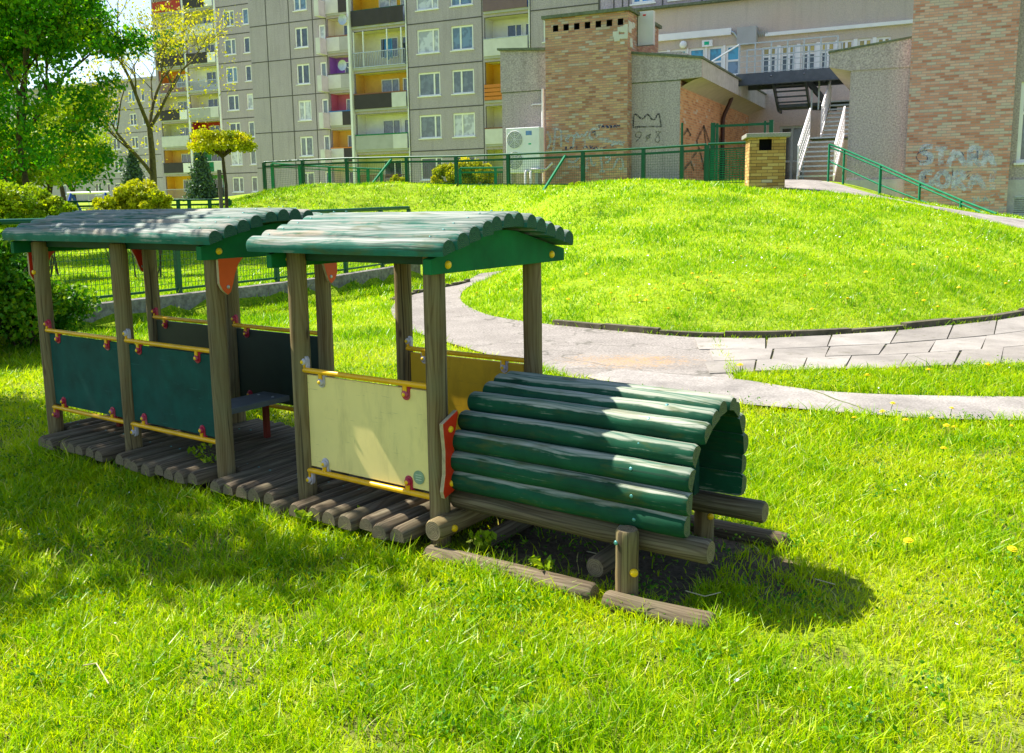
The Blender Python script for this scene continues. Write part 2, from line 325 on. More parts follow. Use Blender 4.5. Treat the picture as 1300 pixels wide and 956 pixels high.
        for e, (_, _, c, q) in ((0, rings[0]), (1, rings[-1])):
            P = [c+a*x*r*q+b*y*r*(q if y > 0 else 1) for x, y in prof]; i = s.add(P); idx = list(range(i, i+n)); uv = [(x*r, y*r-.4*r) for x, y in prof]
            if e == 1: idx = idx[::-1]; uv = uv[::-1]
            s.face(idx[::-1], mcap, uv[::-1])
    def prism(s, poly, p0, ax, ay, th, m=0, mside=None):
        """poly in 2-D, axes ax, ay (Vectors), thickness vector th"""
        p0, ax, ay, th = Vector(p0), Vector(ax), Vector(ay), Vector(th); n = len(poly)
        A = [p0+ax*x+ay*y for x, y in poly]; ms = m if mside is None else mside
        flip = sum(poly[i][0]*poly[(i+1) % n][1]-poly[(i+1) % n][0]*poly[i][1] for i in range(n)) * ax.cross(ay).dot(th) > 0
        i = s.add(A); j = s.add([a+th for a in A])
        f = list(range(i, i+n)); b = list(range(j, j+n))
        s.face(f[::-1] if flip else f, m); s.face(b if flip else b[::-1], m)
        for k in range(n):
            k2 = (k+1) % n; q = (i+k, i+k2, j+k2, j+k)
            s.face(q if flip else q[::-1], ms)
    def sphere(s, c, r, m=0, n=10, sz=(1, 1, 1)):
        rings = []
        for a in range(n//2+1):
            ph = PI*a/(n//2); rings.append(s.add([(c[0]+r*sz[0]*math.sin(ph)*math.cos(2*PI*j/n), c[1]+r*sz[1]*math.sin(ph)*math.sin(2*PI*j/n), c[2]+r*sz[2]*math.cos(ph)) for j in range(n)]))
        for a in range(n//2):
            for j in range(n):
                j2 = (j+1) % n; s.face((rings[a]+j, rings[a+1]+j, rings[a+1]+j2, rings[a]+j2), m, None, True)
    def dome(s, c, r, nrm, m=0, n=10, h=.6):
        nrm = Vector(nrm).normalized(); up = Vector((0, 0, 1)) if abs(nrm.z) < .9 else Vector((1, 0, 0)); a = nrm.cross(up).normalized(); b = nrm.cross(a)
        c = Vector(c); prof = [(1, -.5), (1, .25), (.85, .7), (.5, .95), (.12, 1)]
        rings = [s.add([c+(a*math.cos(2*PI*j/n)+b*math.sin(2*PI*j/n))*r*q+nrm*r*h*w for j in range(n)]) for q, w in prof]
        for k in range(4):
            for j in range(n):
                j2 = (j+1) % n; s.face((rings[k]+j, rings[k]+j2, rings[k+1]+j2, rings[k+1]+j)[::-1], m, None, True)
        s.face([rings[-1]+j for j in range(n)][::-1], m)
    def build(s, name, mats, frame=None, parent=None, bevel=0):
        me = bpy.data.meshes.new(name)
        z0 = frame.z if frame else 0
        V = [(x, y, z-z0) for x, y, z in s.v]
        me.from_pydata(V, [], s.f); me.update()
        if not isinstance(mats, (list, tuple)): mats = [mats]
        for k in mats: me.materials.append(M[k] if isinstance(k, str) else k)
        me.polygons.foreach_set('material_index', s.m); me.polygons.foreach_set('use_smooth', s.sm)
        uvl = me.uv_layers.new(name='UVMap').data; li = 0
        for p, uv in zip(me.polygons, s.uv):
            if uv is None:
                nx, ny, nz = (abs(c) for c in p.normal)
                for vi in p.vertices:
                    x, y, z = s.v[vi]
                    uvl[li].uv = (x, z) if ny >= nx and ny >= nz else ((y, z) if nx >= nz else (x, y)); li += 1
            else:
                for c in uv: uvl[li].uv = c; li += 1
        o = bpy.data.objects.new(name, me); COL.objects.link(o)
        par = parent or (frame.e if frame else None)
        if par: o.parent = par
        if bevel:
            b = o.modifiers.new('bevel', 'BEVEL'); b.width = bevel; b.segments = 2; b.limit_method = 'ANGLE'
        return o
def tag(o, label=None, cat=None, group=None, kind=None):
    if label: o['label'] = label
    if cat: o['category'] = cat
    if group: o['group'] = group
    if kind: o['kind'] = kind
    return o
class Frame:
    def __init__(s, name, x, y, z, rot, label, cat, group=None):
        s.e = bpy.data.objects.new(name, None); s.e.empty_display_size = .2; COL.objects.link(s.e)
        s.e.location = (x, y, z); s.e.rotation_euler = (0, 0, rot); s.x, s.y, s.z, s.rot = x, y, z, rot
        s.c, s.s = math.cos(rot), math.sin(rot)
        tag(s.e, label, cat, group)
    def world(s, u, v): return (s.x+u*s.c-v*s.s, s.y+u*s.s+v*s.c)
    def at(s, px, py, t=0.):
        """pixel -> (s, z) on the plane local y == t"""
        r = ray(px, py); k = (t-s.x*s.s+s.y*s.c)/(-r[0]*s.s+r[1]*s.c)
        x, y, z = r[0]*k-s.x, r[1]*k-s.y, r[2]*k+H
        return x*s.c+y*s.s, z
def copy_tree(o, parent=None):
    c = o.copy(); COL.objects.link(c)
    if parent: c.parent = parent
    for ch in o.children: copy_tree(ch, c)
    return c

def np_mesh(name, V, F4, mats, tone=None, nper=4, smooth=False):
    me = bpy.data.meshes.new(name); nf = len(F4)
    me.vertices.add(len(V)); me.vertices.foreach_set('co', V.astype(np.float32).ravel())
    me.loops.add(nf*nper); me.loops.foreach_set('vertex_index', F4.astype(np.int32).ravel())
    me.polygons.add(nf); me.polygons.foreach_set('loop_start', np.arange(0, nf*nper, nper, dtype=np.int32))
    try: me.polygons.foreach_set('loop_total', np.full(nf, nper, dtype=np.int32))
    except Exception: pass
    me.polygons.foreach_set('use_smooth', np.full(nf, bool(smooth)))
    if tone is not None:
        a = me.attributes.new('tone', 'FLOAT', 'FACE'); a.data.foreach_set('value', tone.astype(np.float32))
    me.update(calc_edges=True)
    me.materials.append(M[mats] if isinstance(mats, str) else mats)
    return me
def link(me, name, parent=None, loc=(0, 0, 0)):
    o = bpy.data.objects.new(name, me); COL.objects.link(o); o.location = loc
    if parent: o.parent = parent
    return o

# ------------------------------------------------------------------ terrain
GZ = .05
FD = lambda px: 27.*2565/(px+1750)            # distance of the crest fence line
ctrl = []
def cp(p): ctrl.append(p)
for x in (-9, -6, -3, 0, 3, 6, 9):
    for y in (-3, 1, 3.5, 6, 8): cp((x, y, GZ))
outer = [(690, 341), (655, 341), (610, 347), (590, 357), (560, 366), (525, 374), (503, 383), (495, 393), (500, 405), (515, 418), (540, 427), (600, 445), (690, 472), (780, 492), (860, 500)]
inner = [(720, 341), (665, 346), (640, 352), (610, 361), (590, 369), (583, 378), (588, 388), (610, 400), (650, 408), (700, 414), (760, 420), (850, 428), (950, 432), (1050, 428), (1150, 421), (1250, 411), (1300, 403), (1420, 384), (1560, 362)]
for p in outer[1:]+inner[1:]+[(1300, 463), (1300, 507), (1300, 537), (1100, 470), (1420, 440), (1420, 540)]:
    x, y, z = at_z(*p, GZ); cp((x, y, GZ))
def dk(px):                                    # kerb distance by column
    xs = [583, 650, 700, 850, 950, 1050, 1150, 1250, 1300, 1420]; ys = [378, 408, 414, 428, 432, 428, 421, 411, 403, 384]
    return at_z(px, float(np.interp(px, xs, ys)), GZ)[1]
crest = {335: 243, 400: 234, 500: 232, 637: 238, 700: 243, 780: 232, 850: 230, 900: 234, 950: 239, 1000: 242}
for px, py in crest.items():
    d = FD(px)-1.2; x, y, z = at_d(px, py, d); cp((x, y, z))
    x, y, _ = at_d(px, py, d+2.2); cp((x, y, 2.0)); x, y, _ = at_d(px, py, d+6); cp((x, y, 2.1))
    if px >= 700:
        k = dk(px)
        for t, w in ((.12, .17), (.3, .38), (.5, .62), (.75, .87)): 
            dd = k+(d-k)*t; q = at_d(px, 300, dd); cp((q[0], dd, GZ+.05+(z-GZ)*w))
    elif px > 560:
        q = at_d(px, 300, 22.5); cp((q[0], 22.5, .45)); q = at_d(px, 300, 25.5); cp((q[0], 25.5, 1.35))
    else:
        q = at_d(px, 300, 21); cp((q[0], 21, .35)); q = at_d(px, 300, 26); cp((q[0], 26, 1.0))
for px, py, d in [(1060, 245, 23.5), (1143, 256, 21.5), (1227, 275, 20), (1300, 292, 19), (1060, 240, 25), (1185, 262, 22.5), (1269, 275, 21.5), (1300, 279, 20.9),
                  (1078, 233, 27.5), (1150, 254, 26.6), (1280, 273, 25.2), (1420, 300, 24), (1420, 310, 18)]: cp(at_d(px, py, d))
for px in (1060, 1143, 1227, 1300, 1400):
    k = dk(px); d2 = float(np.interp(px, [1060, 1143, 1227, 1300, 1400], [23.5, 21.5, 20, 19, 18])); z2 = float(np.interp(px, [1060, 1143, 1227, 1300, 1400], [1.76, 1.54, 1.2, .94, .7]))
    for t, w in ((.12, .17), (.35, .42), (.65, .75)):
        dd = k+(d2-k)*t; q = at_d(px, 300, dd); cp((q[0], dd, GZ+.05+(z2-GZ)*w))
for p in [(300, 262, 31), (283, 268, 28)]: cp(at_d(*p))
for x, y, z in [(-12, 10, .1), (-12, 20, .3), (-10, 26, .45), (-13, 30, .55), (-20, 30, .6), (-20, 15, .2), (-22, 45, 1.5), (-10, 45, 2.), (0, 45, 2.1), (10, 45, 2.15), (20, 36, 2.), (-35, 70, 2.1), (-10, 70, 2.1), (20, 70, 2.1), (25, 20, .8), (20, 8, .1), (20, -5, .1), (-20, -5, .1)]: cp((x, y, z))
C_ = np.array(ctrl); ux, ui = np.unique(np.round(C_[:, :2], 2), axis=0, return_index=True); C_ = C_[ui]
_d = np.linalg.norm(C_[:, None, :2]-C_[None, :, :2], axis=2)
_w = np.linalg.solve(np.sqrt(_d**2+.3)-np.eye(len(C_))*.15*0, C_[:, 2]-1.)
xs = np.concatenate([np.array([-900, -400, -200, -120, -80, -55, -40, -30, -24]), np.arange(-18, 20.01, .25), np.array([24, 30, 40, 55, 80, 120, 200, 400, 900])])
ys = np.concatenate([np.array([-300, -60, -20, -8, -3]), np.arange(-1, 40.01, .25), np.array([44, 50, 60, 75, 100, 140, 220, 400, 1500])])
X_, Y_ = np.meshgrid(xs, ys, indexing='ij'); Q = np.stack([np.clip(X_, -30, 30).ravel(), np.clip(Y_, -6, 72).ravel()], 1)
Z_ = np.zeros(len(Q))
for a in range(0, len(Q), 4000): Z_[a:a+4000] = np.sqrt(((Q[a:a+4000, None]-C_[None, :, :2])**2).sum(2)+.3) @ _w+1.
Z_ = np.clip(Z_, .03, 2.3).reshape(X_.shape)
def blur(Z):
    for _ in range(3):
        Zp = np.pad(Z, 1, 'edge'); Z = (Zp[:-2, 1:-1]+Zp[2:, 1:-1]+Zp[1:-1, :-2]+Zp[1:-1, 2:]+4*Z)/8
    return Z
Z_ = blur(Z_)
def inpoly(P, X, Y):
    ins = np.zeros(X.shape, bool); n = len(P)
    for i in range(n):
        x0, y0 = P[i]; x1, y1 = P[(i+1) % n]
        c = ((y0 > Y) != (y1 > Y)); xx = (x1-x0)*(Y-y0)/((y1-y0) if y1 != y0 else 1e-9)+x0
        ins ^= c & (X < xx)
    return ins
def px2w(L, z=GZ): return [at_z(x, y, z)[:2] for x, y in L]
POUT, PIN = px2w(outer), px2w(inner)
# garden wall line; ground behind it is higher
WALL = [(-6.3, 8.9), (-5.07, 10.7), (-3.74, 13.0), (-2.88, 14.6), (-1.78, 17.76)]
def wall_side(X, Y):
    best = np.full(X.shape, 1e9); sd = np.zeros(X.shape)
    for (x0, y0), (x1, y1) in zip(WALL[:-1], WALL[1:]):
        dx, dy = x1-x0, y1-y0; t = np.clip(((X-x0)*dx+(Y-y0)*dy)/(dx*dx+dy*dy), 0, 1)
        d = np.hypot(X-x0-t*dx, Y-y0-t*dy); sgn = np.sign((Y-y0)*dx-(X-x0)*dy); m = d < best
        best = np.where(m, d, best); sd = np.where(m, d*sgn, sd)
    return sd
sd = wall_side(X_, Y_); t0 = np.clip((sd+.06)/.12, 0, 1)
fade = np.clip(1-(sd-1)/6, 0, 1)*np.clip((18.6-Y_)/1.0, 0, 1)*np.clip((Y_-8.2)/.8, 0, 1)
Z_ = np.maximum(Z_, np.where(sd > -.1, GZ+.30*t0*fade, 0))
flat_path = inpoly(POUT+PIN[::-1], X_, Y_)
def hgt(x, y):
    x = np.asarray(x, float); y = np.asarray(y, float)
    i = np.clip(np.searchsorted(xs, x)-1, 0, len(xs)-2); j = np.clip(np.searchsorted(ys, y)-1, 0, len(ys)-2)
    a = (x-xs[i])/(xs[i+1]-xs[i]); b = (y-ys[j])/(ys[j+1]-ys[j])
    return Z_[i, j]*(1-a)*(1-b)+Z_[i+1, j]*a*(1-b)+Z_[i, j+1]*(1-a)*b+Z_[i+1, j+1]*a*b
def hz(x, y): return float(hgt(x, y))
def chaikin(P, n=2, closed=False):
    for _ in range(n):
        Q = [P[0]]
        for a, b in zip(P[:-1], P[1:]): Q += [(a[0]*.75+b[0]*.25, a[1]*.75+b[1]*.25), (a[0]*.25+b[0]*.75, a[1]*.25+b[1]*.75)]
        P = Q+[P[-1]]
    return P
def resample(P, n):
    P = np.array(P); s = np.r_[0, np.cumsum(np.hypot(*(P[1:]-P[:-1]).T))]; t = np.linspace(0, s[-1], n)
    return np.stack([np.interp(t, s, P[:, 0]), np.interp(t, s, P[:, 1])], 1)
PATHPOLYS = []
def strip(name, A, B, mat, lift, n=120, m=14, kind='structure', thick=.05):
    """paved strip between two smoothed edge lines, draped on the ground"""
    A = resample(chaikin(A), n); B = resample(chaikin(B), n)
    PATHPOLYS.append([tuple(p) for p in A]+[tuple(p) for p in B[::-1]])
    t = np.linspace(0, 1, m)[None, :, None]; P = A[:, None]*(1-t)+B[:, None]*t
    z = hgt(P[..., 0], P[..., 1])+lift
    mb = MB(); i0 = mb.add([(P[i, j, 0], P[i, j, 1], z[i, j]) for i in range(n) for j in range(m)])
    flip = None
    for i in range(n-1):
        for j in range(m-1):
            q = (i*m+j, (i+1)*m+j, (i+1)*m+j+1, i*m+j+1)
            if flip is None:
                a, b, c = (Vector(mb.v[k]) for k in q[:3]); flip = (b-a).cross(c-a).z < 0
            mb.face(q[::-1] if flip else q, 0, None, True)
    o = mb.build(name, mat); tag(o, kind=kind); return o

def path_mats():
    m, nt, b, o = new_mat('worn asphalt'); g = G(nt); c = g.coord('Object')
    f = g.noise(c, 45., 3, .7); k = g.ramp(f, [(.3, (.13, .115, .10)), (.7, (.40, .36, .32))])
    k = g.mix(g.ramp(g.noise(c, 1.1, 5, .6), [(.35, 0.), (.7, .5)]), k, (.12, .105, .09))
    k = g.mix(g.ramp(g.noise(c, 2.4, 4, .7), [(.5, 0.), (.8, .6)]), k, (.34, .31, .275))
    # fallen catkins, orange, gathered near the joint with the slabs
    x0, y0, _ = at_z(800, 458, GZ)
    dd = g.n('VectorMath', _operation='DISTANCE', i0=g.map(c, (1, 1.5, 1)), i1=(x0, y0*1.5, .05)).outputs['Value']
    near = g.n('MapRange', Value=dd, i1=.2, i2=1.6, i3=1., i4=0.).outputs[0]
    orm = g.ramp(g.math('MULTIPLY', g.noise(c, 16., 5, .7), g.math('ADD', near, .12)), [(.40, 0.), (.60, .7)])
    orm = g.math('MULTIPLY', orm, g.ramp(g.noise(c, 42., 4, .7), [(.42, 0.), (.58, 1.)]))
    k = g.mix(orm, k, (.50, .26, .05))
    cr = g.n('TexVoronoi', Vector=g.n('VectorMath', _operation='ADD', i0=c, i1=g.n('TexNoise', Vector=c, Scale=2.).outputs['Color']).outputs[0], _feature='DISTANCE_TO_EDGE', Scale=.5).outputs['Distance']
    k = g.mix(g.ramp(cr, [(.0, .6), (.012, 0.)]), k, (.06, .06, .04))
    g.put(b.inputs['Base Color'], k); b.inputs['Roughness'].default_value = .95; g.put(b.inputs['Normal'], g.bump(f, .5, .01)); M['asphalt'] = m
    m, nt, b, o = new_mat('concrete paving slabs'); g = G(nt); c = g.coord('Object')
    wv = g.n('VectorMath', _operation='ADD', i0=g.map(c, (1, 1, 1), (0, 0, 0), (0, 0, R(6))), i1=g.map(g.n('TexNoise', Vector=c, Scale=1.2).outputs['Color'], (.12, .12, 0))).outputs[0]
    tn_ = g.n('Attribute', _attribute_name='tone').outputs['Fac']
    br = g.n('TexBrick', Vector=wv, Scale=1., Mortar__Size=.012, Brick__Width=.62, Row__Height=.52, Mortar__Smooth=.3, Color1=(.22, .21, .20, 1), Color2=(.33, .315, .30, 1), Mortar=(.1, .1, .05, 1))
    f = g.noise(c, 50., 3, .7); k = g.mix(g.math('MULTIPLY', f, .5), g.ramp(tn_, [(0., (.30, .27, .235)), (1., (.42, .385, .34))]), (.14, .125, .11))
    k = g.mix(g.ramp(g.noise(c, 1.7, 5, .65), [(.4, 0.), (.7, .65)]), k, (.14, .125, .11))
    k = g.mix(g.ramp(g.noise(c, 7., 4, .65), [(.58, 0.), (.7, .5)]), k, (.10, .095, .05))
    g.put(b.inputs['Base Color'], k); b.inputs['Roughness'].default_value = .95; g.put(b.inputs['Normal'], g.bump(f, .5, .010)); M['slabs'] = m
    m, nt, b, o = new_mat('concrete path'); g = G(nt); c = g.coord('Object')
    f = g.noise(c, 55., 3, .7); k = g.ramp(f, [(.3, (.21, .19, .17)), (.7, (.44, .40, .36))])
    k = g.mix(g.ramp(g.noise(c, 1.3, 5, .65), [(.4, 0.), (.65, .7)]), k, (.13, .118, .105))
    jx_ = g.n('SeparateXYZ', Vector=g.map(c, (1, 1, 1), (0, 0, 0), (0, 0, R(-12)))).outputs[0]; k = g.mix(g.math('LESS_THAN', g.math('FRACT', g.math('MULTIPLY', g.math('ADD', jx_, g.math('MULTIPLY', g.noise(c, 3., 3), .08)), .55)), .010), k, (.10, .12, .03))
    g.put(b.inputs['Base Color'], k); b.inputs['Roughness'].default_value = .95; g.put(b.inputs['Normal'], g.bump(f, .4, .01)); M['cpath'] = m
    m, nt, b, o = new_mat('soil and turf'); g = G(nt); c = g.coord('Object')
    f = g.noise(c, 30., 4, .7); soil = g.ramp(f, [(.3, (.05, .035, .02)), (.7, (.12, .09, .055))])
    turf = g.ramp(g.noise(c, 22., 4, .7), [(.3, (.10, .22, .002)), (.55, (.28, .40, .002)), (.8, (.46, .52, .004))])
    s = g.n('SeparateXYZ', Vector=c); far = g.n('MapRange', Value=s.outputs[1], i1=4., i2=11., i3=0., i4=1.).outputs[0]
    k = g.mix(g.math('MAXIMUM', g.math('MULTIPLY', far, .93), g.ramp(g.noise(c, 5., 3), [(.4, .25), (.6, .7)])), soil, turf)
    # bare earth under and in front of the boiler; same earth colour below the decks
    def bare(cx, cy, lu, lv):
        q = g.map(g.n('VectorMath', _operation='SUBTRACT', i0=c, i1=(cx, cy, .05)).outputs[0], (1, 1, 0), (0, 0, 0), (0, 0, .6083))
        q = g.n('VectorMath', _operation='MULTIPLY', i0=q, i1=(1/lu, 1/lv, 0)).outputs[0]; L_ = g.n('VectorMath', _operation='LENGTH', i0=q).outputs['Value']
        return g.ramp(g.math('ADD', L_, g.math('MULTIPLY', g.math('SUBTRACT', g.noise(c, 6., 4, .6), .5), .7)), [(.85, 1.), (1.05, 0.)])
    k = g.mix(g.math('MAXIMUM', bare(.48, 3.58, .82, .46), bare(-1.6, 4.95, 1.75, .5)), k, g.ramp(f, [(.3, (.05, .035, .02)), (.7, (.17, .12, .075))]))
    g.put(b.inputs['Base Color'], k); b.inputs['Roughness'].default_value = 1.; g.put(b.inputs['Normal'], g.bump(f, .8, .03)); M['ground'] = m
path_mats()
# asphalt path, then slabs, concrete strip; all sheets
sl_in = [(870, 430), (950, 433), (1050, 429), (1150, 422), (1250, 412), (1300, 404), (1420, 385), (1560, 363)]
sl_out = [(890, 476), (930, 475), (1000, 472), (1060, 471), (1150, 469), (1230, 466), (1300, 463), (1420, 455), (1560, 444), (1700, 432)]
strip('asphalt_path', px2w(outer+[(935, 486)]), px2w(inner[:12]+[(905, 431)]), 'asphalt', .010)
M['jointfill'] = flat_mat('mossy joint sand', (.20, .20, .08), 1., 0, .6, 14, .5, (.14, .09, .04))
strip('slab_joints', px2w([(912, 432)]+sl_in[1:]), px2w([(935, 475)]+sl_out[2:]), 'jointfill', .002)
def slabs():
    n = 700; A_ = resample(chaikin(px2w(sl_in)), n); B_ = resample(chaikin(px2w(sl_out)), n); rn = random.Random(3); V = []; Fq = []; T = []
    Ltot = np.hypot(*(A_[1:]-A_[:-1]).T).sum(); rows = 3
    for rw in range(rows):
        t = rn.uniform(0, .04)
        while t < .995:
            dt = rn.uniform(.60, .86)/Ltot; t1 = min(t+dt, 1.); i0, i1 = int(t*(n-1)), int(t1*(n-1)); g_ = .008/Ltot
            if True:
                dz = .017+rn.uniform(0, .006); tx_, ty_ = rn.uniform(-.003, .003), rn.uniform(-.003, .003); top = []
                for (tt, ww) in ((t+g_, rw/rows+.006), (t1-g_, rw/rows+.006), (t1-g_, (rw+1)/rows-.006), (t+g_, (rw+1)/rows-.006)):
                    k = tt*(n-1)+rn.uniform(-.6, .6); k = min(max(k, 0), n-1.001); q = int(k); fr_ = k-q; a = A_[q]*(1-fr_)+A_[q+1]*fr_; b = B_[q]*(1-fr_)+B_[q+1]*fr_; p = a*(1-ww)+b*ww; p = p+np.array([rn.uniform(-.008, .008), rn.uniform(-.008, .008)]); top.append(p)
                zc = [hz(*p)+dz+tx_*(1 if e in (1, 2) else -1)+ty_*(1 if e > 1 else -1) for e, p in enumerate(top)]
                i = len(V); V += [(*p, z) for p, z in zip(top, zc)]+[(*p, z-.05) for p, z in zip(top, zc)]; tn = rn.random()
                ar = sum(top[e][0]*top[(e+1) % 4][1]-top[(e+1) % 4][0]*top[e][1] for e in range(4)); o_ = (0, 1, 2, 3) if ar > 0 else (3, 2, 1, 0)
                Fq.append([i+e for e in o_]); T.append(tn)
                for e in range(4): e2 = (e+1) % 4; Fq.append([i+e, i+e2, i+4+e2, i+4+e][::(-1 if ar > 0 else 1)]); T.append(tn)
            t = t1
    tag(link(np_mesh('slab_path', np.array(V), np.array(Fq), 'slabs', np.array(T)), 'slab_path'), kind='structure')
slabs()
cb_top = [(790, 470), (860, 478), (930, 482), (1000, 494), (1060, 501), (1150, 505), (1300, 507), (1420, 508), (1700, 508)]
cb_bot = [(740, 480), (800, 496), (860, 507), (940, 516), (1000, 521), (1060, 526), (1180, 535), (1300, 537), (1420, 538), (1700, 538)]
strip('concrete_path', px2w(cb_top), px2w(cb_bot), 'cpath', .020)
ww_near = [at_d(*p)[:2] for p in [(990, 247, 24.5), (1060, 245, 23.5), (1143, 256, 21.5), (1227, 275, 20), (1300, 292, 19), (1420, 310, 18)]]
ww_far = [at_d(*p)[:2] for p in [(985, 240, 29.), (1060, 238, 27), (1120, 248, 24.6), (1185, 262, 22.5), (1269, 275, 21.3), (1300, 279, 20.9), (1420, 300, 20)]]
strip('walkway', ww_near, ww_far, 'cpath', .012)
# ground sheet, sunk a little under the paved strips
Zg = Z_.copy()
for P in PATHPOLYS: Zg[inpoly(P, X_, Y_)] -= .035
nx, ny = X_.shape
idx = np.arange(nx*ny).reshape(nx, ny)
Fq = np.stack([idx[:-1, :-1], idx[1:, :-1], idx[1:, 1:], idx[:-1, 1:]], -1).reshape(-1, 4)
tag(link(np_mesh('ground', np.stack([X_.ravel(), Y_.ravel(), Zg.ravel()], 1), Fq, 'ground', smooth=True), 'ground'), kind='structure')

def kerb(name, L, label, w=.09, h=.065):
    P = resample(chaikin(px2w(L)), 90); mb = MB(); lens = 0; seg = []
    for i in range(len(P)-1):
        a, b = P[i], P[i+1]; d = b-a; L_ = np.hypot(*d); nrm = np.array([-d[1], d[0]])/L_*w
        g0 = .0 if (i % 5) else .12
        a2 = a+d*g0; z0, z1 = hz(*a2), hz(*b); j = .012*math.sin(i//5*2.3)
        q = [(a2, z0), (b, z1), (b+nrm, z1), (a2+nrm, z0)]
        i0 = mb.add([(p[0], p[1], z-.08) for p, z in q]+[(p[0], p[1], z+h+j) for p, z in q])
        for f in ((0, 1, 5, 4), (1, 2, 6, 5), (2, 3, 7, 6), (3, 0, 4, 7), (4, 5, 6, 7)): mb.face([i0+k for k in f])
    o = mb.build(name, 'kerb'); tag(o, label, 'kerb', kind=None); return o
kerb('kerb', inner[9:], 'low mossy kerb curving along the foot of the grass mound')
kerb('kerb', [(500, 383), (523, 374), (560, 366), (597, 358)], 'short dark kerb beside the asphalt path behind the train', .06, .05)

# ------------------------------------------------------------------ train
TX, TY, TH = -2.7956, 5.3766, -.6083
def clamp(fr, parent, u, z, up, mat, cap=True, v=-.03, sgn=-1):
    """plastic clamp holding the panel: U-shaped plate, yellow tongue and domed cap; up=+1 above the rail"""
    w = .021; h = .060; pts = [(-w, 0), (w, 0), (w, h-.012)]+[(w*math.cos(a), h-.012+w*math.sin(a)) for a in (.5, 1., 1.57, 2.1, 2.6)]+[(-w, h-.012)]
    mb = MB(); mb.prism([(x, y*up) for x, y in pts], (u, v, z), (1, 0, 0), (0, 0, 1), (0, .018*-sgn, 0), 0)
    mb.prism([(-.0105, 0), (.0105, 0), (.0105, h*.55*up), (-.0105, h*.55*up)], (u, v+sgn*.008, z), (1, 0, 0), (0, 0, 1), (0, .008*-sgn, 0), 1)
    o = mb.build('clamp', [mat, 'yellow'], fr, parent, .002)
    c = MB(); c.dome((u, v+sgn*.004, z+up*(h-.018)), .017, (0, sgn, 0), 0); c.dome((u, v+sgn*.013, z+up*(h-.018)), .009, (0, sgn, 0), 1); c.build('bolt_cap', [mat, 'cap'], fr, o)
    return o
def post(fr, u, v, ztop, seed, zb=.05):
    mb = MB(); mb.log((u, v, zb-.08), (u, v, ztop), .0445, 20, 0, 1, seed, .003); return mb.build('post', ['post', 'endgrey'], fr)
def cap_part(fr, p, n, parent=None, r=.017): mb = MB(); mb.dome(p, r, n, 0, 12, .75); return mb.build('bolt_cap', 'cap', fr, parent)
def bay(fr, u0, u1, v, zb, zt, pmat, side, cl, seedz=0):
    """panel with a yellow rail above and below; side -1 = face to camera"""
    a, b = u0+.042, u1-.042; vo = v+side*.004
    mb = MB(); mb.box(a+.004, b-.004, vo-.008, vo+.008, zb+.020, zt-.022); pn = mb.build('side_panel', pmat, fr, None, .002)
    for z, up in ((zt, -1), (zb, 1)):
        mb = MB(); vv = v+side*.018
        mb.tube([(a-.012, vv, z), (a+(b-a)*.5, vv, z-.001), (b+.012, vv, z)], .0125, 12); rl = mb.build('rail', 'yellow', fr)
        for k, fu in enumerate((.14, .84)): clamp(fr, rl, a+(b-a)*fu, z-.004*up*-1, up, cl[(k+(0 if up < 0 else 2)) % len(cl)], v=vv, sgn=side)
        clamp(fr, rl, a-.006, z-.004, 1 if up < 0 else -1, cl[-1], v=vv, sgn=side)
    return pn
def deck(fr, u0, u1, v0, v1, skips, seed, step=.0955):
    n = int((u1-u0)/step+.5); st = (u1-u0)/n; r0 = random.Random(seed)
    for k in range(n+1):
        u = u0+k*st; va = v0+r0.uniform(-.02, .02); vb = v1+r0.uniform(-.02, .02)
        if any(abs(u-s) < .065 for s in skips): va = .055; vb = min(vb, .66)
        zz = .138+r0.uniform(-.004, .004)
        mb = MB(); mb.half((u+r0.uniform(-.006, .006), va, zz), (u+r0.uniform(-.008, .008), vb, zz), .0445+r0.uniform(-.002, .002), (r0.uniform(-.05, .05), 0, 1), 0, 1, seed+k, .4)
        for vs in (.12, .6):
            mb.dome((u, vs+r0.uniform(-.01, .01), zz+.042), .006, (0, 0, 1), 2, 6, .4)
        mb.build('deck_log', ['deck', 'endgrey', 'screw'], fr)
    for v in (.13, .59):
        mb = MB(); mb.log((u0-.04, v, .062), (u1+.04, v, .062), .035, 12, 0, 1, seed+int(v*90)); mb.build('deck_bearer', ['deck', 'endgrey'], fr)
ROOFV = [-.10, -.019, .062, .143, .224, .305, .386, .467, .548, .629, .71, .79]
ROOFZ = [1.333, 1.358, 1.380, 1.400, 1.417, 1.427, 1.428, 1.420, 1.402, 1.380, 1.360, 1.338]
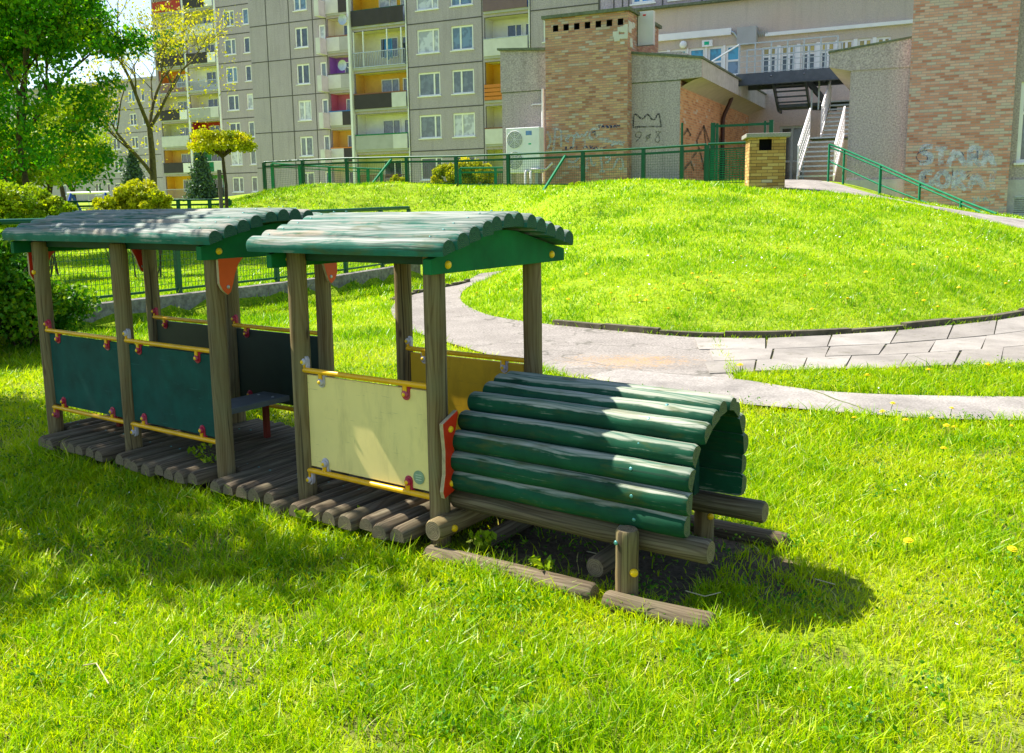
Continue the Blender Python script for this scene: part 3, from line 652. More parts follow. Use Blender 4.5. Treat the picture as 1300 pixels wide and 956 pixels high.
def roof(fr, ua, ub, dz, seed, gables, kv=1., dv=0):
    r0 = random.Random(seed)
    for k, (v, z) in enumerate(zip(ROOFV, ROOFZ)):
        v = .345+(v-.345)*kv+dv; z += dz; mb = MB()
        a = ua+(0 if k == 0 else r0.uniform(-.012, .02)); b = ub+r0.uniform(-.008, .008)
        mb.half((a, v, z-.006), (b, v, z-.006), .0435, (0, (v-.345)*.6, 1), 0, 1, seed+k, .45)
        for u in (ua+.12, ub-.10): mb.dome((u+r0.uniform(-.01, .01), v, z+.0435), .006, (0, 0, 1), 2, 6, .4)
        mb.build('roof_log', ['rooflog', 'endgreen', 'screw'], fr)
    tops = [(.345+(v-.345)*kv+dv, z+dz-.040) for v, z in zip(ROOFV, ROOFZ)]
    for gu, th in gables:
        lo, hi = tops[0][0]-.02, tops[-1][0]+.075
        poly = [(lo, 1.228+dz*.8), (hi, 1.228+dz*.8), (hi, tops[-1][1]-.012)]+[p for p in tops[::-1][1:-1]]+[(tops[0][0], tops[0][1]), (lo, tops[0][1]-.004)]
        mb = MB(); mb.prism(poly, (gu, 0, 0), (0, 1, 0), (0, 0, 1), (-th, 0, 0)); g = mb.build('gable_board', 'green_board', fr, None, .003)
        if gu > .5:
            for vv in (lo+.10, hi-.115): cap_part(fr, (gu, vv, 1.262+dz), (1, 0, 0), g)
    for v in (-.01+.05, .72-.05):
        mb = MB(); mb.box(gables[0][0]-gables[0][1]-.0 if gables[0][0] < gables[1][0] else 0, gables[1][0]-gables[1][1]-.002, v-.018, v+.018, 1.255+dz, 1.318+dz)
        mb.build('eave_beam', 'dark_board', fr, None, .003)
def bracket(fr, u, v, dirn, z, mat, sc=1.):
    poly = [(-.035, 0), (.115, 0), (.085, -.03), (.062, -.075), (.046, -.125), (.030, -.165), (.012, -.178), (-.006, -.165), (-.02, -.15), (-.035, -.12)]
    poly = [(p[0]*dirn*sc, p[1]*sc) for p in poly]
    mb = MB(); mb.prism(poly, (u, v, z), (0, 1, 0), (0, 0, 1), (.018, 0, 0), 0, 1)
    mb.dome((u+.018, v+.015*dirn, z-.14*sc), .010, (1, 0, 0), 2, 10, .5)
    return mb.build('corner_bracket', [mat, 'ply', 'steel'], fr, None, .002)

def carriage():
    fr = Frame('play_train_carriage', TX, TY, GZ, TH, 'wooden open play train carriage with dark green panels and flaking green log roof', 'play train')
    U = (0, .815, 1.6225); W = .7184
    for i, u in enumerate(U):
        post(fr, u, 0, 1.315, 10+i); post(fr, u, W, 1.315, 20+i)
    cap_part(fr, (.0, -.046, 1.135), (0, -1, 0), None, .014)
    bay(fr, 0, .815, 0, .320, .789, 'green_panel', -1, ['magenta', 'magenta', 'magenta', 'magenta', 'magenta'])
    bay(fr, .815, 1.6225, 0, .320, .789, 'green_panel', -1, ['magenta', 'magenta', 'magenta', 'magenta', 'whiteplast'])
    bay(fr, 0, .815, W, .320, .789, 'shaded_panel', -1, ['magenta'])
    bay(fr, .815, 1.6225, W, .320, .789, 'shaded_panel', -1, ['magenta'])
    deck(fr, -.05, 2.10, -.155, W+.11, U, 100)
    roof(fr, -.13, 1.79, .028, 300, [(-.045, .035), (1.705, .04)], 1.04, .01)
    bracket(fr, 1.687, 0, 1, 1.253, 'orange'); bracket(fr, 1.687, W, -1, 1.253, 'orange')
    bracket(fr, -.075, 0, 1, 1.26, 'red', 1.15); bracket(fr, -.075, W, -1, 1.26, 'red')
    # bench across the carriage
    for uu, nm in ((1.30, 1), (.30, 2)):
        mb = MB(); mb.box(uu-.11, uu+.11, .16, .62, .395, .425)
        for q in (.24, .54):
            for w in (-.06, .06): mb.dome((uu+w, q, .425), .009, (0, 0, 1), 1, 8, .4)
        st = mb.build('bench_seat', ['seat', 'steel'], fr, None, .006)
        
        for q in (.22, .52): mb = MB(); mb.box(uu-.015, uu+.015, q, q+.03, .18, .395); mb.build('bench_leg', 'darkred', fr, None, .003)
    return fr
def locomotive():
    fr = Frame('play_train_locomotive', TX, TY, GZ, TH, 'wooden play locomotive with green log boiler and pale yellow cab panel', 'play train')
    U = (2.2186, 3.0263); W = .7184
    for i, u in enumerate(U):
        post(fr, u, 0, 1.30, 40+i); post(fr, u, W, 1.30, 50+i)
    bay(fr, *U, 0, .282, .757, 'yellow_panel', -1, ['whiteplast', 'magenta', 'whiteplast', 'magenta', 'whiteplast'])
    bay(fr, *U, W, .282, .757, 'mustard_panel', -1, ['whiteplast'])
    mb = MB(); c = (2.925, -.0135, .355); mb.prism([(.030*math.cos(a*PI/12), .030*math.sin(a*PI/12)) for a in range(24)], c, (1, 0, 0), (0, 0, 1), (0, -.0015, 0), 0)
    for k in range(3): mb.box(c[0]-.016, c[0]+.016, c[1]-.0025, c[1]-.0018, c[2]-.012+k*.011, c[2]-.009+k*.011, 1)
    mb.build('round_sticker', ['sticker', 'sticker_ink'], fr)
    deck(fr, 2.235, 2.93, -.165, W+.10, U, 200, .098)
    roof(fr, 2.045, 3.19, 0, 400, [(2.19, .035), (3.115, .045)])
    # boiler: arch of logs
    A = [(.040, .362), (.040, .444), (.056, .526), (.108, .600), (.176, .667), (.252, .702), (.330, .722), (.410, .722), (.486, .689), (.545, .625), (.572, .540), (.574, .455), (.560, .374)]
    for k, (v, z) in enumerate(A):
        r = (.0455 if k < 3 else .0435)+random.uniform(-.002, .002)
        uu = 4.135+random.uniform(-.01, .01); u0 = 3.075 if k < 5 else 3.10
        a_, b_ = A[max(k-1, 0)], A[min(k+1, len(A)-1)]; n = Vector((0, a_[1]-b_[1], b_[0]-a_[0])).normalized()
        mb = MB(); mb.half((u0, v, z), (uu, v, z), r+.001, n, 0, 1, 500+k, .30, .004)
        for u in (3.93,): mb.dome((u+random.uniform(-.02, .02), v+n.y*r, z+n.z*r), .0075, n, 2, 8, .4)
        mb.build('boiler_log', ['boilerlog', 'endboiler', 'screw'], fr)
    for u in (3.2, 3.93):                        # hoops that carry the logs
        mb = MB()
        pts = [(.31+.195*math.cos(t), .42+.225*math.sin(t)) for t in [PI*k/14 for k in range(15)]]
        pts = [(.505, .33)]+pts+[(.115, .33)]
        inner_ = [(.31+(p[0]-.31)*.75, .33+(p[1]-.33)*.75) for p in pts]
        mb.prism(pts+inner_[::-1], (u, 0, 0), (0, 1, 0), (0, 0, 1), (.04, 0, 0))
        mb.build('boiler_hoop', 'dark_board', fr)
    for v, s in ((.062, 1), (.565, 2)):
        mb = MB(); mb.log((3.06, v, .275), (4.205 if s == 1 else 4.225, v, .275), .045, 20, 0, 1, 600+s)
        mb.dome((3.87, v-.03, .275+.034), .016, (0, -.6, .8), 2, 10, .3)
        mb.build('base_beam', ['deck', 'endgrey', 'steel'], fr)
    for v in (-.035, .665):
        mb = MB(); mb.log((3.925, v, .0), (3.925, v, .335), .042, 18, 0, 1, 620+int(v*10)); mb.dome((3.90, v-.04, .29), .009, (-.3, -1, 0), 2, 8, .4)
        s_ = mb.build('stub_post', ['post', 'endgrey', 'screw'], fr)
        cap_part(fr, (3.965, v-.022, .185), (.7, -.7, 0), s_, .015)
    mb = MB(); mb.log((3.075, -.11, .178), (3.075, .82, .178), .047, 20, 0, 1, 640); c_ = mb.build('cross_log', ['post', 'endgrey'], fr)
    cap_part(fr, (3.125, -.03, .175), (1, -.2, 0), c_, .015)
    mb = MB(); mb.log((3.755, .03, .125), (3.755, .70, .125), .042, 18, 0, 1, 641); mb.build('cross_log', ['deck', 'endgrey'], fr)
    mb = MB(); mb.log((3.20, .06, .10), (3.20, .70, .10), .036, 16, 0, 1, 642); mb.build('cross_log', ['deck', 'endgrey'], fr)
    mb = MB(); mb.log((2.165, -.16, .105), (2.165, .75, .105), .045, 18, 0, 1, 643); mb.build('cross_log', ['deck', 'endgrey'], fr)
    for a, b, v in ((3.04, 3.82, -.10), (3.87, 4.275, -.09), (3.04, 4.24, .80)):
        mb = MB(); mb.log((a, v, .068 if v < 0 else .065), (b, v+.01, .080 if v < 0 else .070), .042, 18, 0, 1, 650+int(a*10), .004); mb.build('ground_log', ['deck', 'endgrey'], fr)
    # red shaped end plates beside the boiler
    for v0, sg in ((-.005, 1), (.72, -1)):
        poly = [(-.052, .30), (-.060, .33), (-.045, .40), (-.042, .50), (-.050, .585), (-.052, .615), (.035, .655), (.040, .64), (.018, .56), (.010, .48), (.014, .40), (.030, .345), (.010, .32)]
        poly = [(x*sg*1.1, z) for x, z in poly]
        mb = MB(); mb.prism(poly, (3.072, v0+.015*sg, 0), (0, 1, 0), (0, 0, 1), (.020, 0, 0), 0, 1); p_ = mb.build('end_plate', ['red', 'ply'], fr, None, .002)
        for z in (.585, .355): cap_part(fr, (3.092, v0+.005*sg, z), (1, 0, 0), p_, .014)
    return fr
CAR = carriage(); LOC = locomotive()

# ------------------------------------------------------------------ building helpers
PHI = R(-25.4)
def wall(mb, s0, s1, z0, z1, t, holes=(), rev=.15, m=0, mr=None):
    """front wall in the plane y=t with rectangular openings and their reveals"""
    S = sorted({s0, s1, *[h[0] for h in holes], *[h[1] for h in holes]}); Zs = sorted({z0, z1, *[h[2] for h in holes], *[h[3] for h in holes]})
    S = [s for s in S if s0 <= s <= s1]; Zs = [z for z in Zs if z0 <= z <= z1]
    for a, b in zip(S[:-1], S[1:]):
        run = None
        for c, d in zip(Zs[:-1], Zs[1:]):
            mx, mz = (a+b)/2, (c+d)/2
            hole = any(h[0] < mx < h[1] and h[2] < mz < h[3] for h in holes)
            if not hole: mb.quad((a, t, c), (b, t, c), (b, t, d), (a, t, d), m)
    mr = m if mr is None else mr
    for h in holes:
        a, b, c, d = h[:4]; u = t+rev
        mb.quad((a, t, c), (a, t, d), (a, u, d), (a, u, c), mr); mb.quad((b, t, c), (b, u, c), (b, u, d), (b, t, d), mr)
        mb.quad((a, t, c), (a, u, c), (b, u, c), (b, t, c), mr); mb.quad((a, t, d), (b, t, d), (b, u, d), (a, u, d), mr)
        if len(h) < 5: mb.quad((a, u, c), (b, u, c), (b, u, d), (a, u, d), mr)
def window(fr, a, b, c, d, t, mull=(.5,), pane='glass', name='window', w=.08, fm='whitepaint', sill=True, dep=.06, transom=None, top=None):
    mb = MB(); y0, y1 = t-dep, t
    mb.box(a, b, y0, y1, d-w, d); mb.box(a, b, y0, y1, c, c+w); mb.box(a, a+w, y0, y1, c+w, d-w); mb.box(b-w, b, y0, y1, c+w, d-w)
    for f in mull: mb.box(a+(b-a)*f-w*.55, a+(b-a)*f+w*.55, y0, y1, c+w, d-w)
    if transom: z = c+(d-c)*transom; mb.box(a+w, b-w, y0+.004, y1, z-w*.4, z+w*.4)
    if sill: mb.box(a-.06, b+.06, y0-.13, y0-.001, c-.05, c+.01)
    o = mb.build(name, fm, fr); p = MB(); p.quad((a+w, t-.02, c+w), (b-w, t-.02, c+w), (b-w, t-.02, d-w), (a+w, t-.02, d-w)); p.build('pane', pane, fr, o)
    if top:
        p = MB(); z = c+(d-c)*(transom or .7); p.quad((a+w, t-.024, z), (b-w, t-.024, z), (b-w, t-.024, d-w), (a+w, t-.024, d-w)); p.build('upper_pane', top, fr, o)
    return o
def railing(fr, a, b, z0, z1, t, kind, mats):
    mb = MB(); h = z1-z0
    if kind == 'solid': mb.box(a, b, t-.05, t, z0, z1, 0); mb.box(a-.02, b+.02, t-.07, t+.02, z1, z1+.05, 1)
    elif kind == 'tarp':
        n = 14; P = []
        for k in range(n+1):
            s = a+(b-a)*k/n; P += [(s, t-.05-.05*math.sin(k*1.9), z0-.02), (s, t-.04-.03*math.cos(k*2.3), z1-.03*abs(math.sin(k*1.1)))]
        i = mb.add(P)
        for k in range(n): mb.face((i+2*k, i+2*k+2, i+2*k+3, i+2*k+1), 0, None, True)
        mb.box(a, b, t, t+.04, z1-.03, z1+.03, 1)
    elif kind == 'bars':
        mb.box(a, b, t-.04, t, z1-.05, z1, 1); mb.box(a, b, t-.04, t, z0, z0+.05, 1)
        n = int((b-a)/.13)
        for k in range(n+1): s = a+(b-a)*k/n; mb.box(s-.012, s+.012, t-.035, t-.005, z0+.05, z1-.05, 1)
    elif kind == 'slats':
        for k in range(4): z = z0+h*k/4; mb.box(a, b, t-.05, t-.02, z+.02, z+h/4-.03, 0)
        for s in (a, (a+b)/2, b-.05): mb.box(s, s+.05, t-.02, t+.02, z0, z1, 1)
    elif kind == 'mixed':     # dark boards with a pale cabinet end
        c = b-(b-a)*.27; mb.box(a, c, t-.04, t, z0, z1-.06, 0); mb.box(c+.004, b, t-.05, t, z0, z1-.06, 1); mb.box(a-.02, b+.02, t-.06, t+.03, z1-.055, z1+.02, 2)
    elif kind == 'mixedL':
        c = a+(b-a)*.5; mb.box(a, c, t-.05, t, z0, z1-.06, 1); mb.box(c+.004, b, t-.04, t, z0, z1-.06, 0); mb.box(a-.02, b+.02, t-.06, t+.03, z1-.055, z1+.02, 2)
    return mb.build('balcony_railing', mats, fr)
def loggia(fr, a, b, z0, z1, t, col, rail, railm, dep=1.2, win='glass', rh=1.0, door=True, ceil='wcream'):
    mb = MB(); u = t+dep
    mb.quad((a, t, z0), (a, t, z1), (a, u, z1), (a, u, z0), 0); mb.quad((b, t, z0), (b, u, z0), (b, u, z1), (b, t, z1), 0)
    mb.quad((a, t, z0), (a, u, z0), (b, u, z0), (b, t, z0), 1); mb.quad((a, t, z1), (b, t, z1), (b, u, z1), (a, u, z1), 2)
    mb.quad((a, u, z0), (b, u, z0), (b, u, z1), (a, u, z1), 0)
    mb.box(a+.003, b-.003, t-.12, t+.1, z0-.02, z0+.13, 1)
    mb.build('loggia', [col, 'bgrey', ceil], fr); L = b-a
    if L > 2.2:
        window(fr, a+L*.34, a+L*.68, z0+.85, z1-.35, u-.002, (.6,), win, w=.06, sill=False)
        if door: window(fr, a+L*.75, a+L*.95, z0+.16, z1-.35, u-.002, (), win, 'balcony_door', w=.07, sill=False)
    else: window(fr, a+L*.4, a+L*.85, z0+.5, z1-.35, u-.002, (), win, w=.06, sill=False)
    if rail: railing(fr, a+.02, b-.02, z0+.13, z0+.13+rh, t-.13, rail, railm)

FL = 2.7
# ---- nearest apartment slab
o = at_d(565, 258, 60.2)
P1 = Frame('apartment_building', o[0], o[1], 1.9, PHI, 'nearest grey apartment block, with yellow and white balconies, left of the brick tower', 'apartment block', 'grey concrete apartment blocks')
S = lambda fr, px, py=110, t=0: fr.at(px, py, t)[0]
s = lambda px: S(P1, px)
holes = []; floors = [5.0+FL*k for k in range(-1, 6)]
cols = [(s(531), s(559), (.72,)), (s(574), s(602), (.42,)), (s(690), s(704), ()), (s(716), s(746), (.5,)), (s(776), s(806), (.5,))]
L1 = (s(450.5), s(517)); L2 = (s(616), s(672))
for f in floors:
    for a, b, m_ in cols: holes.append((a, b, f+.78, f+2.28))
    holes.append((*L1, f+.1, f+FL-.1, 0)); holes.append((*L2, f+.1, f+FL-.1, 0))
mb = MB(); zt = floors[-1]+FL+.8
wall(mb, s(447), s(860), 1.7, zt, 0, [h if len(h) > 4 else (*h, 0) for h in holes], .16, 0)
mb.quad((s(447), 0, 1.7), (s(447), 12, 1.7), (s(447), 12, zt), (s(447), 0, zt)); mb.quad((s(860), 0, 1.7), (s(860), 0, zt), (s(860), 12, zt), (s(860), 12, 1.7))
mb.box(s(447)-.2, s(860)+.2, -.2, 12.2, zt, zt+.3)
for f in floors[1:]:
    for a, b in ((s(519), s(613.5)), (s(674), s(860))): mb.box(a, b, -.012, .01, f-.05, f+.02, 1)
for q in (519, 613.5, 674, 760, 830): mb.box(s(q)-.03, s(q)+.03, -.014, .008, 1.8, zt-.01, 1)
mb.box(s(447), s(449.5), -.3, -.002, 1.8, zt-.02, 2); mb.box(s(517.3), s(518.6), -.06, -.016, 1.8, zt-.02, 2); mb.box(s(672.3), s(673.6), -.06, -.016, 1.8, zt-.02, 2)
mb.build('facade', ['pebble', 'joint', 'whitepaint'], P1)
panes = ['glass', 'glass2', 'glass', 'glass2', 'glass3', 'glasswhite', 'glass2']
for k, f in enumerate(floors):
    for j, (a, b, mu) in enumerate(cols): window(P1, a, b, f+.78, f+2.28, .12, mu, panes[(k*3+j*2) % 7] if k < 3 else ('glasswhite' if j < 1 else 'glass3'), w=.10)
cfg1 = [('wpale', 'bars', ['bgrey', 'bbrown'], 'glass'), ('wwhite', 'mixed', ['bgrey', 'blight', 'fencelight'], 'glass2'), ('wochre', 'mixed', ['bdark', 'blight', 'bbrown'], 'glass2'), ('wcream', 'bars', ['bgrey', 'steel'], 'glass'),
        ('wy', 'tarp', ['bdark', 'fence'], 'glasswhite'), ('wpale', 'solid', ['bgrey', 'steel'], 'glass'), ('wwhite', 'bars', ['bgrey', 'steel'], 'glass')]
cfg2 = [('wpale', 'bars', ['bgrey', 'bbrown'], 'glass'), ('wcream', 'mixedL', ['bgrey', 'blight', 'bbrown'], 'glass2'), ('wy', 'slats', ['worange', 'bbrown'], 'glass'), ('wwhite', 'solid', ['blight', 'steel'], 'glass'),
        ('wwhite', 'solid', ['bmauve', 'fence'], 'blueblind2'), ('wcream', 'solid', ['bgrey', 'steel'], 'glass'), ('wwhite', 'bars', ['bgrey', 'steel'], 'glass')]
for k, f in enumerate(floors):
    c = cfg1[k]; loggia(P1, *L1, f+.1, f+FL-.1, 0, *c[:3], win=c[3]); c = cfg2[k]; loggia(P1, *L2, f+.1, f+FL-.1, 0, *c[:3], win=c[3])
mb = MB()                                        # white glazing posts on the second floor balcony
for q in (452, 464, 494, 512): mb.box(s(q)-.035, s(q)+.035, -.11, -.03, floors[3]+.15, floors[3]+FL-.12)
mb.build('glazing_post', 'whitepaint', P1)
for fr_, qx, qz, sgn in ((P1, 443.5, floors[4]+.7, 1), (P1, 441, floors[3]+.45, 1)):
    mb = MB(); q = s(qx); n = 12
    i = mb.add([(q, -.38, qz)]+[(q+.36*math.cos(2*PI*j/n), -.5, qz+.36*math.sin(2*PI*j/n)) for j in range(n)])
    for j in range(n): mb.face((i, i+1+j, i+1+(j+1) % n), 0, None, True)
    mb.bar((q, -.4, qz), (s(447.5), -.15, qz-.2), .05); mb.build('satellite_dish', 'steel', P1)
# washing on the second floor balcony
mb = MB(); n = 10; x0, x1 = s(487), s(497); z0, z1 = floors[3]+.75, floors[3]+2.0
i = mb.add([(x0+(x1-x0)*k/n, .25+.06*math.sin(k*1.3), z) for k in range(n+1) for z in (z0+.1*math.sin(k), z1)])
for k in range(n): mb.face((i+2*k, i+2*k+2, i+2*k+3, i+2*k+1), k % 2, None, True)
m_ = mb.build('beach_towel', ['bblue', 'blueblind'], None); m_.location = (P1.x, P1.y, 0); m_.rotation_euler = (0, 0, PHI)
tag(m_, 'blue patterned towel drying on the cream balcony with white posts', 'towel')

# ---- second slab, set back to the left
o = at_d(345, 258, 72.7); P2 = Frame('apartment_building', o[0], o[1], 1.9, PHI, 'tall grey apartment block with blank panels and pink and purple balconies', 'apartment block', 'grey concrete apartment blocks')
s = lambda px: S(P2, px, 125)
floors = [4.55+FL*k for k in range(-1, 7)]; cols = [(s(378), s(394.5), (.45,)), (s(408), s(416), ())]; L = (s(419), s(452)); holes = []
for f in floors: holes += [(a, b, f+.75, f+2.25, 0) for a, b, _ in cols]+[(*L, f+.1, f+FL-.1, 0)]
mb = MB(); zt = floors[-1]+FL+.6; wall(mb, s(321.5), s(520), 1.7, zt, 0, holes, .16)
mb.quad((s(321.5), 0, 1.7), (s(321.5), 22, 1.7), (s(321.5), 22, zt), (s(321.5), 0, zt)); mb.box(s(321.5)-.2, s(520), -.2, 12, zt, zt+.3)
for f in floors[1:]: mb.box(s(322), s(418), -.012, .01, f-.05, f+.02, 1)
for q in (343, 371.5, 401, 418): mb.box(s(q)-.035, s(q)+.035, -.014, .008, 1.8, zt-.01, 1)
mb.build('facade', ['pebble', 'joint'], P2)
for k, f in enumerate(floors):
    for j, (a, b, mu) in enumerate(cols): window(P2, a, b, f+.75, f+2.25, .12, mu, panes[(k*2+j*3+1) % 7], w=.11)
cfg = [('wcream', 'mixedL', ['bdark', 'blight', 'whitepaint'], 'glass'), ('wochre', 'mixedL', ['bdark', 'blight', 'worange'], 'glass'), ('wpink', 'mixedL', ['bdark', 'blight', 'bblue'], 'glass2'), ('wpurple', 'mixedL', ['bgrey', 'blight', 'joint'], 'glass'),
       ('wcream', 'mixedL', ['bgrey', 'blight', 'bbrown'], 'glass'), ('worange', 'mixedL', ['bdark', 'blight', 'whitepaint'], 'glass'), ('wwhite', 'solid', ['blight', 'steel'], 'glass'), ('wwhite', 'solid', ['blight', 'steel'], 'glass')]
for f, c in zip(floors, cfg): loggia(P2, *L, f+.1, f+FL-.1, 0, *c[:3], dep=1., win=c[3], rh=1.05)
for k, f in enumerate(floors):
    mb = MB(); mb.box(s(413.5), s(419), -.95, -.13, f+.1, f+1.15); mb.box(s(413.5), s(419), -.95, -.02, f-.0, f+.09); mb.build('balcony_side_panel', 'blight', P2)
# ---- third slab
o = at_d(295, 258, 92); P3 = Frame('apartment_building', o[0], o[1], 1.9, PHI, 'far grey apartment block behind the round-headed yellow tree, with two columns of mixed balconies', 'apartment block', 'grey concrete apartment blocks')
s = lambda px: S(P3, px, 125)
FL3 = 2.66; floors = [2.2+FL3*k for k in range(0, 9)]; cols = [(s(288.5), s(303), (.6,)), (s(313), s(321), ())]; LA = (s(241), s(278)); LB = (s(203), s(238)); holes = []
for f in floors: holes += [(a, b, f+.75, f+2.25, 0) for a, b, _ in cols]+[(*LA, f+.1, f+FL3-.1, 0), (*LB, f+.1, f+FL3-.1, 0)]
mb = MB(); zt = floors[-1]+FL3+.6; wall(mb, s(200), s(345), 1.7, zt, 0, holes, .16)
mb.quad((s(200), 0, 1.7), (s(200), 12, 1.7), (s(200), 12, zt), (s(200), 0, zt)); mb.box(s(200)-.2, s(345), -.2, 12, zt, zt+.3)
for f in floors[1:]: mb.box(s(281), s(345), -.012, .01, f-.06, f+.03, 1)
mb.box(s(278.5), s(280.5), -.1, -.001, 1.8, zt-.02, 2); mb.box(s(238.5), s(240.5), -.1, -.001, 1.8, zt-.02, 2)
mb.build('facade', ['pebble', 'joint', 'whitepaint'], P3)
for k, f in enumerate(floors):
    for j, (a, b, mu) in enumerate(cols): window(P3, a, b, f+.75, f+2.25, .12, mu, panes[(k*2+j*3+3) % 7], w=.12)
ca = ['wgreen', 'wgreen', 'wred', 'wcream', 'wwhite', 'wwhite', 'wpale', 'wwhite', 'wcream']; cb = ['wy', 'wochre', 'wpale', 'wcream', 'worange', 'wgreen', 'wwhite', 'wcream', 'wwhite']
ra = ['solid', 'mixed', 'solid', 'mixed', 'bars', 'mixed', 'solid', 'mixed', 'bars']
rm = [['bdark', 'joint'], ['fencelight', 'blight', 'whitepaint'], ['wred', 'bbrown'], ['bgrey', 'blight', 'whitepaint'], ['bgrey', 'steel'], ['bdark', 'whitepaint', 'bdark'], ['blight', 'steel'], ['bdark', 'whitepaint', 'bdark'], ['bgrey', 'steel']]
for k, f in enumerate(floors):
    loggia(P3, *LA, f+.1, f+FL3-.1, 0, ca[k], ra[k], rm[k], win='glass'); j = (k+4) % 9
    loggia(P3, *LB, f+.1, f+FL3-.1, 0, cb[k], ra[j], [('worange' if (m_ == 'blight' and k % 3 == 1) else m_) for m_ in rm[j]], win='glass2')
# ---- farthest slab
o = at_d(150, 258, 112); P4 = Frame('apartment_building', o[0], o[1], 1.9, PHI, 'farthest low grey apartment block seen between the left tree and the bare branching tree', 'apartment block', 'grey concrete apartment blocks')
s = lambda px: S(P4, px, 200)
floors = [2.4+FL*k for k in range(5)]; holes = []; cols = [(s(q), s(q+w), ((.5,) if w > 7 else ())) for q, w in ((-30, 9), (5, 9), (40, 9), (72, 9), (117, 9), (132, 5), (144, 10), (168, 9), (184, 5))]
for f in floors: holes += [(a, b, f+.8, f+2.2, 0) for a, b, _ in cols]
mb = MB(); zt = floors[-1]+FL+.5; wall(mb, s(-80), s(205), 1.7, zt, 0, holes, .16); mb.quad((s(205), 0, 1.7), (s(205), 12, 1.7), (s(205), 12, zt), (s(205), 0, zt)); mb.box(s(-80), s(205)+.2, -.2, 12, zt, zt+.3)
for f in floors[1:]: mb.box(s(-80), s(205), -.012, .01, f-.05, f+.03, 1)
mb.build('facade', ['pebble4', 'joint'], P4)
for k, f in enumerate(floors):
    for j, (a, b, mu) in enumerate(cols): window(P4, a, b, f+.8, f+2.2, .12, mu, panes[(k*2+j*3) % 5], w=.12)

# ------------------------------------------------------------------ utility building (brick towers, grey wings)
o = at_d(745, 258, 31.); NB = Frame('utility_building', o[0], o[1], 1.2, PHI, 'grey rendered building with two brick towers and sloping roofs behind the mound', 'building')
A = NB.at
def sq(px, py=200, t=0): return A(px, py, t)[0]
def zq(px, py, t=0): return A(px, py, t)[1]
ZB = 1.0
# left wing
a, b = sq(637.5), sq(694)
mb = MB(); zt = zq(660, 62); zm = zq(660, 116)
mb.box(a, b+.5, -.03, 10, zm, zt, 0); mb.box(a+.03, b+.5, 0, 10, ZB, zm-.03, 0); mb.box(a+.01, b+.5, -.015, 9.9, zm-.03, zm, 1)
mb.build('left_wing_wall', ['pebble2', 'roofedge'], NB)
mb = MB(); mb.prism([(a-.08, zt), (b+.5, zt-.18), (b+.5, zt-.08), (a-.08, zt+.07)], (0, -.12, 0), (1, 0, 0), (0, 0, 1), (0, 10.2, 0)); mb.build('left_wing_roof', 'roofedge', NB)
# left brick tower
T = -.45; a, b = sq(693, 150, T), sq(796.5, 150, T); zt = zq(745, 19, T)
hs = []
for k in range(7):
    w = (b-a)/8.2; c = a+.12+w*.45+k*w*1.07; hs.append((c, c+w*.55, zt-.42, zt-.22, 0))
mb = MB(); wall(mb, a, b, ZB, zt, T, hs, .3, 0, 1)
for h in hs: mb.quad((h[0], T+.3, h[2]), (h[1], T+.3, h[2]), (h[1], T+.3, h[3]), (h[0], T+.3, h[3]), 1)
mb.quad((b, T, ZB), (b, 3, ZB), (b, 3, zt), (b, T, zt), 0); mb.quad((a, T, ZB), (a, T, zt), (a, 3, zt), (a, 3, ZB), 0); mb.quad((a, 3, ZB), (a, 3, zt), (b, 3, zt), (b, 3, ZB), 0)
mb.build('left_brick_tower', ['brickL', 'black'], NB)
mb = MB(); mb.box(a-.1, b+.1, T-.1, 3.1, zt, zt+.10); mb.build('tower_cap', 'roofedge', NB)
mb = MB()                                        # broken patch of white plaster on the tower corner
for k in range(16):
    z = zq(800, 30+random.random()*28, T); w = random.uniform(.08, .3); q = b-random.random()*.45
    mb.box(q-w/2, min(q+w/2, b-.001), T-.012-random.random()*.008, T-.001, z-.05, z+random.uniform(.02, .12))
for k in range(10):
    z = zq(800, 28+random.random()*28, T); y = T+random.random()*.5; mb.box(b+.001, b+.015+random.random()*.01, y, y+.25, z-.05, z+.1)
mb.build('plaster_patch', 'offwhite', NB)
TWL = (a, b)
# middle wing: front wall, parapet overhang, brick side wall
a = b+.0; b = sq(862.5); c = sq(889.5); D = 11.3
zr0, zr1 = zq(797, 69), zq(889, 75); zs = zq(840, 102.5); 
mb = MB(); wall(mb, a-.3, b, ZB, zs-.03, 0); mb.quad((a, -.03, zs), (b, -.03, zs), (b, -.03, zr0-.05), (a, -.03, zr0))
mb.box(a, b, -.015, .3, zs-.035, zs, 1)
mb.build('middle_wing_wall', ['pebble2', 'roofedge'], NB)
mb = MB(); i = [(b, zs), (c, zq(889, 98)), (c, zr1), (b, zr0-.05)]
mb.prism(i, (0, -.03, 0), (1, 0, 0), (0, 0, 1), (0, .12, 0)); mb.build('parapet_end', 'pebble2', NB)
mb = MB(); mb.box(b+.002, b+.0, 0, 0, 0, 0) if False else None
mb.quad((b, 0, ZB), (b, D, ZB), (b, D, zs), (b, 0, zs)); mb.build('brick_side_wall', 'brickS', NB)
zl = zq(889, 98); zl2 = zr1
g1 = 5.6                                          # gap in the fascia for the downpipe
mb = MB(); mb.box(c-.12, c, .092, g1, zl, zl2); mb.box(c-.12, c, g1+.5, D, zl, zl2); mb.box(c-.2, c-.07, g1, g1+.5, zl, zl2-.02, 0); mb.build('fascia', 'sandconc', NB)
mb = MB(); n = 8
